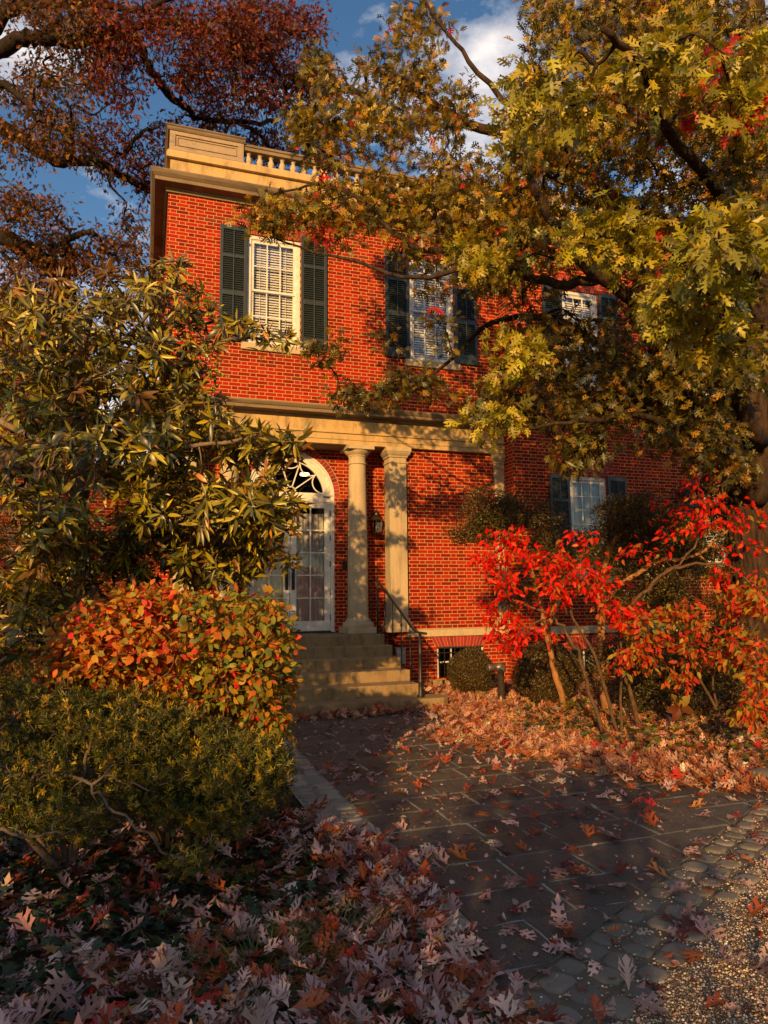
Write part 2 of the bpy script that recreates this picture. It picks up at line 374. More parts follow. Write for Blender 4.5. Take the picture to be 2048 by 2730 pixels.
wall(mb, 0, .42, 0, ZB, [], 0)
mb.add([(4.30, 0, 0), (4.30, .5, 0), (4.30, .5, ZB), (4.30, 0, ZB)], [(0, 1, 2, 3)]); mb.add([(.42, 0, 0), (.42, .5, 0), (.42, .5, ZB), (.42, 0, ZB)], [(0, 1, 2, 3)])
# left return of the wing
mb.add([(0, 0, 0), (0, 9, 0), (0, 9, ZT), (0, 0, ZT)], [(0, 3, 2, 1)])
# recessed door wall with its arched opening
AR, AZ = .845, 3.60
YD = .5
for a, b in ((.42, CX-AR), (CX+AR, 4.30)): mb.add([(a, YD, 0), (b, YD, 0), (b, YD, ZB), (a, YD, ZB)], [(0, 1, 2, 3)])
A = np.linspace(pi, 0, 33)
for i in range(32):
    xa, xb = CX+AR*cos(A[i]), CX+AR*cos(A[i+1]); za, zb = AZ+AR*sin(A[i]), AZ+AR*sin(A[i+1])
    mb.add([(xa, YD, za), (xb, YD, zb), (xb, YD, ZB), (xa, YD, ZB)], [(0, 1, 2, 3)])
    mb.add([(xa, YD, za), (xb, YD, zb), (xb, YD+.1, zb), (xa, YD+.1, za)], [(0, 1, 2, 3)])
mb.build('wall', BRICK, H, fixn=False)
main_ops = [(7.83, 8.72, 2.1, 4.06), (11.15, 12.05, 2.3, 4.06), (7.83, 8.72, 6.0, 8.0), (11.15, 12.05, 6.0, 8.0), (7.7, 8.8, .14, .62)]
mb = MB(); wall(mb, XW, XE, 0, 9.2, main_ops, YM)
mb.add([(XW, YM, 0), (XW, .02, 0), (XW, .02, 9.2), (XW, YM, 9.2)], [(0, 3, 2, 1)])
mb.add([(XE, YM, 0), (XE, 9, 0), (XE, 9, 9.2), (XE, YM, 9.2)], [(0, 1, 2, 3)])
w2 = mb.build('wall', BRICK, H, fixn=False); w2['label'] = 'projecting brick wall of the main block on the right'
# roofs and closed backs
mb = MB(); mb.box(.05, 15.1, .62, 8.9, 9.0, 9.25); mb.build('roof', ROOFM, H)
mb = MB(); mb.box(.02, 15.1, 8.9, 9.0, 0, 9.0); rw = mb.build('wall', BRICK, H); rw['label'] = 'rear brick wall'
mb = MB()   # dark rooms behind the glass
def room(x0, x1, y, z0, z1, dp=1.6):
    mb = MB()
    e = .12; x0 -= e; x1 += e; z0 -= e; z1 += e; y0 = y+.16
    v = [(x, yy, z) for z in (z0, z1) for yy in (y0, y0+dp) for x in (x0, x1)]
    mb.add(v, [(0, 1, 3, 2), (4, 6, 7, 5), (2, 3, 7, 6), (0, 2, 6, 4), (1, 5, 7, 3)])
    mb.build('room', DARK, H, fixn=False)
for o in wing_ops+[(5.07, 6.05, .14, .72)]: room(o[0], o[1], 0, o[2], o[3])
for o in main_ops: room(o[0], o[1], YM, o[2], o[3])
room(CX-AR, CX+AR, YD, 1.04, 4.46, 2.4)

# ---- stone dressings
def stone(name, path, prof, m, joints=None): mb = MB(); mb.sweep(path, prof); return mb.build(name, m, H, bevel=.006)
wingpath = [(0, 8.9), (0, 0), (XW, 0)]; mainpath = [(XW, .05), (XW, YM), (XE, YM), (XE, 8.9)]
CORN = [(.0, 0), (.035, 0), (.035, .035), (.06, .05), (.06, .075), (.235, .085), (.235, .15), (.25, .16), (.29, .20), (.31, .245), (.31, .27), (.02, .31), (.0, .31)]
def prof_at(p, z0, off=0): return [(o+off, z+z0) for o, z in p]
for path in (wingpath, mainpath):
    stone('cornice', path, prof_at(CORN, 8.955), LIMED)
    stone('blocking_course', path, [(-.25, 9.262), (-.02, 9.262), (-.02, 9.63), (-.25, 9.63)], LIME)
    stone('parapet_base', path, [(-.30, 9.632), (.05, 9.632), (.05, 9.73), (.02, 9.79), (-.30, 9.79)], LIME)
# pedestals with sunk panels
def pedestal(x0, x1, yf, z0=9.792, z1=10.16, side=False):
    mb = MB(); d_ = .30; w = .10
    mb.box(x0, x1, yf+.025, yf+d_, z0, z1)
    for a, b, c, e in ((x0, x1, z0, z0+.07), (x0, x1, z1-.07, z1), (x0, x0+w, z0+.07, z1-.07), (x1-w, x1, z0+.07, z1-.07)): mb.box(a, b, yf, yf+.024, c, e)
    a, b, c, e = x0+w+.03, x1-w-.03, z0+.10, z1-.10
    for q in ((a, b, c, c+.015), (a, b, e-.015, e), (a, a+.015, c+.015, e-.015), (b-.015, b, c+.015, e-.015)): mb.box(q[0], q[1], yf+.008, yf+.024, q[2], q[3])
    return mb.build('parapet_pedestal', m_stone('weathered_pedestal', (.42, .31, .19), (.32, .23, .145), (.10, .078, .056), (.5, .5, 1.2), .9, .65), H, bevel=.004)
pedestal(.0, 1.33, -.02); pedestal(5.20, 6.55, -.02); pedestal(6.62, 7.9, YM-.02); pedestal(11.0, 12.3, YM-.02)
mb = MB(); mb.box(0.0, .28, .30, 1.5, 9.792, 10.16); mb.build('parapet_pedestal', LIMEC, H)
COPE = [(-.33, 0), (.03, 0), (.05, .03), (.05, .06), (.075, .08), (.075, .10), (-.33, .125)]
stone('parapet_coping', [(0, 1.5), (0, 0), (1.36, 0)], prof_at(COPE, 10.162), LIMED)
stone('parapet_coping', [(5.18, 0), (6.5, 0)], prof_at(COPE, 10.162), LIMED)
BALP = [(.058, 0), (.058, .022), (.040, .035), (.036, .05), (.056, .10), (.062, .14), (.050, .20), (.032, .25), (.030, .285), (.045, .295), (.045, .315), (.034, .32)]
def balustrade(x0, x1, yc, top=10.16):
    mb = MB(); mb.box(x0, x1, yc-.10, yc+.10, top-.09, top-.02); mb.box(x0, x1, yc-.12, yc+.12, top-.02, top+.03)
    b = mb.build('balustrade', LIMED, H, bevel=.006)
    n_ = int((x1-x0)/.205)
    for i in range(n_):
        x = x0+(i+.5)*(x1-x0)/n_; q = MB(); s_ = (top-.09-9.792)/.345
        q.lathe((x, yc, 9.805), [(r*1.05, z*s_) for r, z in BALP], 14); q.box(x-.058, x+.058, yc-.058, yc+.058, 9.791, 9.806); q.box(x-.052, x+.052, yc-.052, yc+.052, 9.805+.318*s_, top-.088)
        q.build('baluster', LIMEC, b)
balustrade(1.33, 5.20, .12); balustrade(7.9, 11.0, YM+.12)
# lower entablature
ent = [(0.0, XW-.02)]
mb = MB(); mb.box(-.10, XW-.005, -.10, .62, 4.50, 4.585); mb.box(-.115, XW-.005, -.115, .62, 4.585, 4.70); mb.box(-.145, XW-.005, -.145, .62, 4.70, 4.735)
mb.build('architrave', LIME, H, bevel=.004)
mb = MB()
xx = [-.10, 1.0, 2.15, 3.42, 4.28, 5.08, 5.86, XW-.005]
for i in range(7): mb.box(xx[i]+.003, xx[i+1]-.003, -.10, .6, 4.737, 4.958)
mb.build('frieze', LIME, H, bevel=.004)
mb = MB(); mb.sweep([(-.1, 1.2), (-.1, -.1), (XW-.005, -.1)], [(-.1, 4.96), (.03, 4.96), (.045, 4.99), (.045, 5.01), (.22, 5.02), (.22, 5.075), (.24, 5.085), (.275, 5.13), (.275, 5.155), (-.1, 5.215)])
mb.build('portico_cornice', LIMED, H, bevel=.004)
# water table
stone('water_table', [(4.46, 0), (XW-.002, 0)], [(-.05, .92), (.045, .92), (.045, 1.035), (.0, 1.06), (-.05, 1.06)], LIMEC)
stone('water_table', [(XW, -.002), (XW, YM), (XE, YM)], [(-.05, .92), (.045, .92), (.045, 1.035), (.0, 1.06), (-.05, 1.06)], LIMEC)
stone('water_table', [(-.0, 8.9), (0, 0), (.26, 0)], [(-.05, .92), (.045, .92), (.045, 1.035), (.0, 1.06), (-.05, 1.06)], LIMEC)
# lead downpipe-like pale corner strip = small end pilaster beside the main block
def pier(x0, x1, y0, y1, small=False):
    zb, zt = 1.025, 4.498; e = .03 if small else .05
    mb = MB(); mb.box(x0, x1, y0, y1, zb+.25, zt-.30)
    mb.box(x0-e*1.6, x1+e*1.6, y0-e*1.6, y1, zb, zb+.12)
    mb.box(x0-e*1.1, x1+e*1.1, y0-e*1.1, y1, zb+.12, zb+.18); mb.box(x0-e*.5, x1+e*.5, y0-e*.5, y1, zb+.18, zb+.25)
    mb.box(x0-e*.35, x1+e*.35, y0-e*.35, y1, zt-.30, zt-.275); mb.box(x0-.002, x1+.002, y0-.002, y1, zt-.275, zt-.19)
    mb.box(x0-e*.5, x1+e*.5, y0-e*.5, y1, zt-.19, zt-.155)
    n_ = 5
    for i in range(n_): k = e*(.5+.9*sin((i+1)/n_*pi/2)); mb.box(x0-k, x1+k, y0-k, y1, zt-.155+.07*i/n_, zt-.155+.07*(i+1)/n_)
    mb.box(x0-e*1.6, x1+e*1.6, y0-e*1.6, y1, zt-.085, zt)
    mb.build('pilaster', LIMEC, H, bevel=.006)
pier(4.13, 4.47, -.10, .22); pier(2*CX-4.47, 2*CX-4.13, -.10, .22); pier(6.38, 6.588, -.055, .01, True)
def column(x, y):
    c = MB(); r = .19; zb, zt = 1.02, 4.498
    c.box(x-.29, x+.29, y-.29, y+.29, zb, zb+.11)
    c.lathe((x, y, zb+.11), [(.285, 0), (.29, .03), (.285, .07), (.27, .09), (.235, .095), (.232, .125), (.205, .14), (.196, .17)], 36)
    H_ = zt-.34-(zb+.28); pr = [(r*(1-.16*(t**1.8)), t*H_) for t in np.linspace(0, 1, 12)]
    c.lathe((x, y, zb+.28), pr, 40)
    z = zb+.28+H_; k = r*.84
    c.lathe((x, y, z), [(k+.018, 0), (k+.022, .012), (k+.018, .026), (k+.002, .03), (k+.002, .14), (k+.016, .15), (k+.016, .17), (k+.035, .185), (k+.075, .225), (k+.085, .25), (k+.08, .262)], 36)
    c.box(x-.265, x+.265, y-.265, y+.265, z+.262, zt)
    c.build('column', LIMEC, H, bevel=.004)
column(3.55, .10); column(2*CX-3.55, .10)

# ---- brick arches (each brick a little proud of the wall, on a mortar bed)
def jack_arch(cx, w0, w1, z0, z1, y, n_):
    mb = MB(); bed = [(cx-w0/2, y-.003, z0), (cx+w0/2, y-.003, z0), (cx+w1/2, y-.003, z1), (cx-w1/2, y-.003, z1)]
    q = MB(); q.add(bed, [(0, 1, 2, 3)]); 
    for i in range(n_):
        a, b = i/n_, (i+1)/n_; g = .004
        la, lb = cx-w0/2+w0*a+g, cx-w0/2+w0*b-g; ua, ub = cx-w1/2+w1*a+g, cx-w1/2+w1*b-g
        c_ = pick([(3, (.33, .020, .010)), (2, (.41, .026, .013)), (1, (.22, .015, .010))], 1)[0]
        cuts = [0, 1] if z1-z0 < .22 else ([0, .66, 1] if i % 2 else [0, .33, 1])
        for k in range(len(cuts)-1):
            s0, s1 = cuts[k]+(.02 if k else 0), cuts[k+1]-(.02 if k < len(cuts)-2 else 0)
            A0 = la+(ua-la)*s0; B0 = lb+(ub-lb)*s0; A1 = la+(ua-la)*s1; B1 = lb+(ub-lb)*s1; Z0 = z0+(z1-z0)*s0; Z1 = z0+(z1-z0)*s1
            mb.add([(A0, y-.008, Z0), (B0, y-.008, Z0), (B1, y-.008, Z1), (A1, y-.008, Z1), (A0, y+.002, Z0), (B0, y+.002, Z0), (B1, y+.002, Z1), (A1, y+.002, Z1)],
                   [(0, 1, 2, 3), (0, 4, 5, 1), (1, 5, 6, 2), (2, 6, 7, 3), (3, 7, 4, 0)], c_)
    a = mb.build('brick_lintel', VOUS, H); q.build('mortar_bed', MORT, a, fixn=False)
jack_arch(1.925, .98, 1.42, 8.405, 8.74, 0, 17); jack_arch(5.095, .98, 1.42, 8.405, 8.74, 0, 17)
for x in (8.275, 11.6):
    jack_arch(x, .92, 1.3, 4.065, 4.38, YM, 15); jack_arch(x, .92, 1.3, 8.005, 8.32, YM, 15)
jack_arch(5.56, 1.02, 1.22, .725, .918, 0, 16); jack_arch(8.25, 1.1, 1.3, .63, .84, YM, 17)
mb = MB(); q = MB()
n_ = 40
for i in range(n_):
    a0, a1 = pi*(i+.06)/n_, pi*(i+.94)/n_; r0, r1 = AR+.004, AR+.108
    c_ = pick([(3, (.28, .020, .011)), (2, (.36, .025, .012)), (1, (.18, .016, .010))], 1)[0]
    p = [(CX+r*cos(a), z, AZ+r*sin(a)) for z in (YD-.010, YD+.002) for r, a in ((r0, a0), (r1, a0), (r1, a1), (r0, a1))]
    mb.add(p, [(0, 1, 2, 3), (0, 4, 5, 1), (1, 5, 6, 2), (2, 6, 7, 3), (3, 7, 4, 0)], c_)
    a0, a1 = pi*i/n_, pi*(i+1)/n_
    q.add([(CX+r*cos(a), YD-.004, AZ+r*sin(a)) for r, a in ((AR, a0), (AR+.118, a0), (AR+.118, a1), (AR, a1))], [(0, 1, 2, 3)])
ba = mb.build('brick_arch', VOUS, H); q.build('mortar_bed', MORT, ba, fixn=False)

# ---- sash windows
def sash_window(x0, x1, z0, z1, y, rows=(2, 2), sill=True, label=None, blinds=True, curtains=False, cols=3):
    f = MB(); w = .07; yf = y+.025
    f.box(x0, x0+w, yf, yf+.10, z0, z1); f.box(x1-w, x1, yf, yf+.10, z0, z1); f.box(x0+w, x1-w, yf, yf+.10, z1-w, z1); f.box(x0+w, x1-w, yf, yf+.10, z0, z0+.05)
    f.box(x0+w, x0+w+.018, yf+.02, yf+.10, z0+.05, z1-w); f.box(x1-w-.018, x1-w, yf+.02, yf+.10, z0+.05, z1-w); f.box(x0+w, x1-w, yf+.02, yf+.1, z1-w-.02, z1-w)
    win = f.build('window', WHITE, H, bevel=.003)
    if label: win['label'] = label
    a, b = x0+w+.018, x1-w-.018; zm = (z0+z1)/2; s = MB()
    for k, (c, e, yy) in enumerate(((z0+.05, zm+.02, yf+.055), (zm-.02, z1-w-.02, yf+.03))):
        st = .038; s.box(a, a+st, yy, yy+.025, c, e); s.box(b-st, b, yy, yy+.025, c, e); s.box(a+st, b-st, yy, yy+.025, c, c+(.05 if k == 0 else .04)); s.box(a+st, b-st, yy, yy+.025, e-.04, e)
        c2, e2 = c+.045, e-.04
        for i in range(1, cols): xm = a+st+(b-a-2*st)*i/cols; s.box(xm-.010, xm+.010, yy+.002, yy+.022, c2, e2)
        for i in range(1, rows[k]): zz = c2+(e2-c2)*i/rows[k]; s.box(a+st, b-st, yy+.003, yy+.021, zz-.010, zz+.010)
    s.build('sash', WHITE, win)
    for yy, c, e in ((yf+.068, z0+.05, zm), (yf+.043, zm, z1-w)): g = MB(); g.add([(a, yy, c), (b, yy, c), (b, yy, e), (a, yy, e)], [(0, 1, 2, 3)]); g.build('pane', GLASS, win, fixn=False)
    if blinds:
        bl = MB(); n_ = int((z1-z0-.1)/.05)
        for i in range(n_):
            z = z0+.06+i*.05+random.uniform(-.003, .003); t = .021; yb = yf+.135
            bl.add([(a, yb-.014, z-t), (b, yb-.014, z-t+random.uniform(-.002, .002)), (b, yb+.014, z+t), (a, yb+.014, z+t)], [(0, 1, 2, 3)])
        for i in (0.2, .8): xm = a+(b-a)*i; bl.box(xm-.004, xm+.004, yb-.03, yb-.026, z0+.05, z1-w)
        bl.build('blind', BLIND, win, fixn=False)
    if curtains:
        for s_, (ca, cb) in enumerate(((a, a+(b-a)*.34), (b-(b-a)*.40, b))):
            cu = MB(); xs = np.linspace(ca, cb, 28); v = [(x, yf+.17+.025*sin(x*70+s_)+.012*sin(x*31), z) for z in (z0, z1) for x in xs]
            cu.add(v, [(i, i+1, i+29, i+28) for i in range(27)], (1, 1, 1), True)
            cu.build('curtain', CURT, win, fixn=False)
    if sill:
        q = MB(); q.box(x0-.10, x1+.10, y-.055, y+.10, z0-.135, z0-.002); q.build('sill', LIMEC, win, bevel=.006)
    return win
def shutter(x0, x1, z0, z1, y, ang=0):
    m_ = MB(); d_ = .038; y1 = y-.015; y0 = y1-d_; st = .055
    m_.box(x0, x0+st, y0, y1, z0, z1); m_.box(x1-st, x1, y0, y1, z0, z1); hs_ = z1-z0
    rails = [(z0, z0+.19), (z0+hs_*.385, z0+hs_*.385+.09), (z0+hs_*.715, z0+hs_*.715+.06), (z1-.09, z1)]
    for c, e in rails: m_.box(x0+st, x1-st, y0, y1, c, e)
    for k in range(3):
        c, e = rails[k][1], rails[k+1][0]; n_ = int((e-c)/.042)
        for i in range(n_):
            z = c+(i+.5)*(e-c)/n_
            m_.add([(x0+st, y0+.004, z-.018), (x1-st, y0+.004, z-.018), (x1-st, y1-.003, z+.012), (x0+st, y1-.003, z+.012), (x0+st, y0+.004, z-.012), (x1-st, y0+.004, z-.012), (x1-st, y1-.003, z+.018), (x0+st, y1-.003, z+.018)],
                   [(0, 1, 2, 3), (4, 7, 6, 5), (0, 4, 5, 1), (1, 5, 6, 2), (2, 6, 7, 3), (3, 7, 4, 0)])
    xm = (x0+x1)/2; m_.box(xm-.007, xm+.007, y0-.013, y0-.002, z0+.20, z1-.10)
    m_.box(x0+st, x1-st, y1-.008, y1-.004, z0+.1, z1-.05)
    s_ = m_.build('shutter', SHUT, H, bevel=.0025)
    for zz in (z0+.25, z1-.3): q = MB(); q.box(x1-.012 if ang else x0-.01, x1+.02 if ang else x0+.012, y0-.006, y0, zz, zz+.05); q.build('hinge', IRON, s_)
    q = MB(); q.box(xm-.01, xm+.01, y0-.02, y0+.01, z0-.05, z0+.01); q.build('shutter_dog', IRON, s_)
for a, b, z0, z1 in wing_ops: sash_window(a, b, z0, z1, 0, label='white sash window with blinds under the parapet')
shutter(.93, 1.42, 6.31, 8.50, 0, 1); shutter(2.43, 2.93, 6.31, 8.50, 0); shutter(4.11, 4.60, 6.31, 8.50, 0, 1); shutter(5.59, 6.08, 6.31, 8.50, 0)
sash_window(7.83, 8.72, 2.1, 4.06, YM, (3, 3), blinds=False, curtains=True); sash_window(11.15, 12.05, 2.3, 4.06, YM, (3, 3), curtains=True)
sash_window(7.83, 8.72, 6.0, 8.0, YM); sash_window(11.15, 12.05, 6.0, 8.0, YM)
for a, b in ((7.36, 7.82), (8.73, 9.19), (10.68, 11.14), (12.06, 12.52)):
    shutter(a, b, 2.11, 4.08, YM, a < b-1); shutter(a, b, 6.01, 8.02, YM)
# basement windows with bars
def bar_window(x0, x1, z0, z1, y):
    f = MB(); f.box(x0, x1, y+.03, y+.1, z1-.035, z1); f.box(x0, x0+.04, y+.03, y+.1, z0, z1-.035); f.box(x1-.04, x1, y+.03, y+.1, z0, z1-.035)
    xm = (x0*.7+x1*.3)
    for xm in (x0+(x1-x0)*.33, x0+(x1-x0)*.66): f.box(xm-.012, xm+.012, y+.07, y+.095, z0, z1-.035)
    f.box(x0+.04, x1-.04, y+.072, y+.092, (z0+z1)/2-.015, (z0+z1)/2+.012)
    w_ = f.build('basement_window', WHITE, H)
    g = MB(); g.add([(x0, y+.098, z0), (x1, y+.098, z0), (x1, y+.098, z1), (x0, y+.098, z1)], [(0, 1, 2, 3)]); g.build('pane', GLASS, w_, fixn=False)
    q = MB(); n_ = int((x1-x0)/.1)
    for i in range(n_): x = x0+.05+i*(x1-x0-.1)/(n_-1); q.box(x-.007, x+.007, y+.012, y+.026, z0, z1-.02)
    q.box(x0, x1, y+.008, y+.03, z1-.12, z1-.105); q.box(x0, x1, y-.004, y+.03, z1-.025, z1-.01)
    q.build('bars', IRON, w_)
bar_window(5.07, 6.05, .14, .72, 0); bar_window(7.7, 8.8, .14, .62, YM)

# ---- french door under a fanlight
f = MB()
def ring(mb, r0, r1, y0, y1, z0=AZ, a0=0, a1=pi, n_=36, cx=CX):
    a = np.linspace(a0, a1, n_+1); v = []
    for t in a:
        for r, y in ((r0, y0), (r1, y0), (r1, y1), (r0, y1)): v.append((cx+r*cos(t), y, z0+r*sin(t)))
    fs = [(4*i+j, 4*i+(j+1) % 4, 4*i+4+(j+1) % 4, 4*i+4+j) for i in range(n_) for j in range(4)]+[(0, 1, 2, 3), (4*n_+3, 4*n_+2, 4*n_+1, 4*n_)]
    mb.add(v, fs)
ring(f, AR-.035, AR-.002, YD-.02, YD+.10); ring(f, AR-.085, AR-.035, YD+.01, YD+.10); ring(f, AR-.20, AR-.085, YD+.03, YD+.09)
f.box(CX-AR+.002, CX-AR+.035, YD-.02, YD+.10, 1.03, AZ); f.box(CX+AR-.035, CX+AR-.002, YD-.02, YD+.10, 1.03, AZ)
f.box(CX-AR+.035, CX-AR+.066, YD+.01, YD+.10, 1.03, AZ); f.box(CX+AR-.066, CX+AR-.035, YD+.01, YD+.10, 1.03, AZ)
f.box(CX-AR+.066, CX+AR-.066, YD+.02, YD+.10, 3.485, 3.575)
f.box(CX-.64, CX+.64, YD+.03, YD+.09, 3.575, 3.66)
door = f.build('door_frame', WHITE, H, bevel=.003)
f = MB()   # fanlight tracery: spokes and scallops
fz = 3.66; R_ = .665
for a in (36, 72, 108, 144):
    t = radians(a); c_, s_ = cos(t), sin(t)
    rot = np.array([[c_, 0, -s_], [0, 1, 0], [s_, 0, c_]])
    f.box(CX+.10, CX+R_, YD+.045, YD+.068, fz-.011, fz+.011, rot=rot, piv=(CX, YD+.05, fz))
ring(f, .095, .118, YD+.045, YD+.068, fz, 0, pi, 16)
for k in range(5):
    t = radians(18+36*k); sr = .205
    ctr = (CX+R_*1.0*cos(t), fz+R_*1.0*sin(t))
    a0 = t+pi-radians(78); v = []
    aa = np.linspace(t+pi-radians(82), t+pi+radians(82), 18)
    for b_ in aa:
        for r, y in ((sr-.010, YD+.046), (sr+.010, YD+.046), (sr+.010, YD+.066), (sr-.010, YD+.066)): v.append((ctr[0]+r*cos(b_), y, ctr[1]+r*sin(b_)))
    f.add(v, [(4*i+j, 4*i+(j+1) % 4, 4*i+4+(j+1) % 4, 4*i+4+j) for i in range(17) for j in range(4)])
f.build('fanlight', WHITE, door)
g = MB(); g.add([(CX-.72, YD+.07, 3.6), (CX+.72, YD+.07, 3.6), (CX+.72, YD+.07, 4.42), (CX-.72, YD+.07, 4.42)], [(0, 1, 2, 3)]); g.build('pane', m_glass('fanlight_glass', (1, 1, 1), .03), door, fixn=False)
for sgn in (-1, 1):
    xa, xb = sorted((CX+sgn*.006, CX+sgn*(AR-.068)))
    f = MB(); y0, y1 = YD+.035, YD+.08; st = .115; pz0, pz1 = 1.24, 3.37
    f.box(xa, xa+st, y0, y1, 1.055, 3.48); f.box(xb-st, xb, y0, y1, 1.055, 3.48); f.box(xa+st, xb-st, y0, y1, 1.055, pz0); f.box(xa+st, xb-st, y0, y1, pz1, 3.48)
    xm = (xa+xb)/2; f.box(xm-.013, xm+.013, y0+.006, y1-.006, pz0, pz1)
    for i in range(1, 5): z = pz0+(pz1-pz0)*i/5; f.box(xa+st, xb-st, y0+.007, y1-.007, z-.012, z+.012)
    dl = f.build('door_leaf', WHITE, H, bevel=.003); dl['label'] = 'white glazed door leaf of two panes by five'
    g = MB(); g.add([(xa+st, YD+.058, pz0), (xb-st, YD+.058, pz0), (xb-st, YD+.058, pz1), (xa+st, YD+.058, pz1)], [(0, 1, 2, 3)]); g.build('pane', m_glass('door_glass', (1, 1, 1), .02), dl, fixn=False)
    cu = MB(); xs = np.linspace(xa+.05, xb-.05, 60); zs = np.linspace(1.1, 3.27, 14)
    v = [(x, YD+.16+.022*sin(x*62+.8*sin(z*2.1))+.01*sin(x*23+z*3), z) for z in zs for x in xs]
    cu.add(v, [(r*60+i, r*60+i+1, (r+1)*60+i+1, (r+1)*60+i) for r in range(13) for i in range(59)], (1, 1, 1), True); cu.build('curtain', CURT, dl, fixn=False)
    hd = MB(); 
    hx = xa+.055 if sgn > 0 else xb-.055
    hd.box(hx-.03, hx+.03, y0-.012, y0-.001, 1.82, 2.22)
    hd.tube([(hx, y0-.01, 2.15), (hx, y0-.06, 2.13), (hx, y0-.07, 2.02), (hx, y0-.06, 1.92), (hx, y0-.01, 1.90)], .012, 8); hd.build('handle', IRON, dl)
    xh = xb if sgn > 0 else xa
    for z in (1.25, 1.72, 2.25, 2.75, 3.22): hg = MB(); hg.box(xh-.014, xh+.014, y0-.016, y0-.002, z, z+.11); hg.build('hinge', IRON, dl)
    for i in range(5): hl = MB(); hl.lathe((xa+.14+i*.10, y0-.003, 3.425), [(.006, 0), (.006, .004)], 8, axis='y'); hl.build('screw', IRON, dl)
mb = MB(); mb.box(CX-.78, CX+.78, YD-.015, YD+.10, 1.022, 1.052); mb.build('threshold', IRON, H)
mb = MB(); mb.box(3.36, 3.45, YD-.02, YD-.001, 2.2, 2.36); mb.box(3.375, 3.435, YD-.024, YD-.0205, 2.22, 2.34); mb.build('keypad', IRON, H)
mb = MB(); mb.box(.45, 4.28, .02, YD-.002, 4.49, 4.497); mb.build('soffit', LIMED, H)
# lit ceiling lamp seen through the fanlight
lm, n__, l__, b__ = mat('lit_lamp'); b__.inputs['Emission Color'].default_value = (1, .72, .35, 1); b__.inputs['Emission Strength'].default_value = 3.2
mb = MB(); mb.lathe((2.85, 1.55, 4.19), [(.02, .03), (.09, .03), (.10, 0), (.09, -.02), (.02, -.03)], 20); tag(mb.build('ceiling_lamp', lm, loc=(2.85, 1.55, 4.22)), 'small lit oval lamp seen through the fanlight over the door', 'lamp')

# ---- steps and rail
tr = .42; tops = [(1.015, -.45), (.845, -.87), (.675, -1.29), (.51, -1.71), (.34, -2.13)]
mb = MB(); mb.box(.84, 3.88, -.45, .5, .0, 1.015)
for z, y in tops[1:]: mb.box(.84, 3.88, y+.0, y+tr+.03, 0, z-.0015*random.random())
ss = mb.build('stone_steps', STEP, loc=(CX, -1.3, 0), bevel=.012)
# curtailed bottom step
v = []; xs = [(.52, -2.2), (.52, -2.45), (.62, -2.55), (4.10, -2.55), (4.2, -2.47), (4.24, -2.36), (4.2, -2.2), (4.1, -2.10), (.62, -2.10)]
for z in (-.05, .17): v += [(x, y, z) for x, y in xs]
k = len(xs); q = MB(); q.add(v, [tuple(range(k-1, -1, -1)), tuple(range(k, 2*k))]+[(i, (i+1) % k, k+(i+1) % k, k+i) for i in range(k)])
st = empty('entrance_steps', (CX, -1.3, 0), 'worn stone steps leading up to the white arched door', 'steps')
bpy.data.objects.remove(ss)
mb.build('upper_treads', STEP, st, bevel=.012); q.build('bottom_step', STEP, st, bevel=.015)
hr = empty('iron_handrail', (3.8, -1.3, 0), 'black wrought iron handrail on the right edge of the steps', 'handrail')
q = MB(); rx = 3.8
rail = [(rx-.02, 1.02, 1.97), (rx, .33, 1.985), (rx, -.20, 2.0), (rx, -.31, 1.99), (rx, -.42, 1.93), (rx, -.70, 1.79), (rx, -1.15, 1.59), (rx, -1.55, 1.41), (rx, -1.92, 1.24), (rx, -2.08, 1.17), (rx, -2.2, 1.135), (rx, -2.35, 1.125), (rx, -2.62, 1.125)]
rail[0] = (3.78, .16, 1.97); rail[1] = (rx, .08, 1.98)
q.tube(rail, .019, 8); q.build('rail', IRON, hr)
def rail_z(y):
    for (x0, y0, z0), (x1, y1, z1) in zip(rail[:-1], rail[1:]):
        if y1 <= y <= y0: return z0+(z1-z0)*(y-y0)/(y1-y0)
    return 1.9
for y, zb, r in [(.05, 1.01, .013), (-.29, 1.01, .016), (-.70, .845, .009), (-1.12, .675, .009), (-1.54, .51, .009), (-1.94, .34, .009)]:
    q = MB(); zt = rail_z(y); q.tube([(rx, y, zb), (rx, y, zt)], r, 8)
    if r < .012:
        for zz in (zb+(zt-zb)*.32, zb+(zt-zb)*.78): q.lathe((rx, y, zz), [(.009, -.03), (.017, -.012), (.018, 0), (.017, .012), (.009, .03)], 8)
    q.build('baluster', IRON, hr)
q = MB(); q.lathe((rx, -2.36, .17), [(.055, 0), (.055, .02), (.035, .05), (.035, .20), (.042, .22), (.042, .24), (.026, .27), (.024, .62), (.034, .64), (.024, .67), (.022, .96)], 12); q.build('newel_post', IRON, hr)

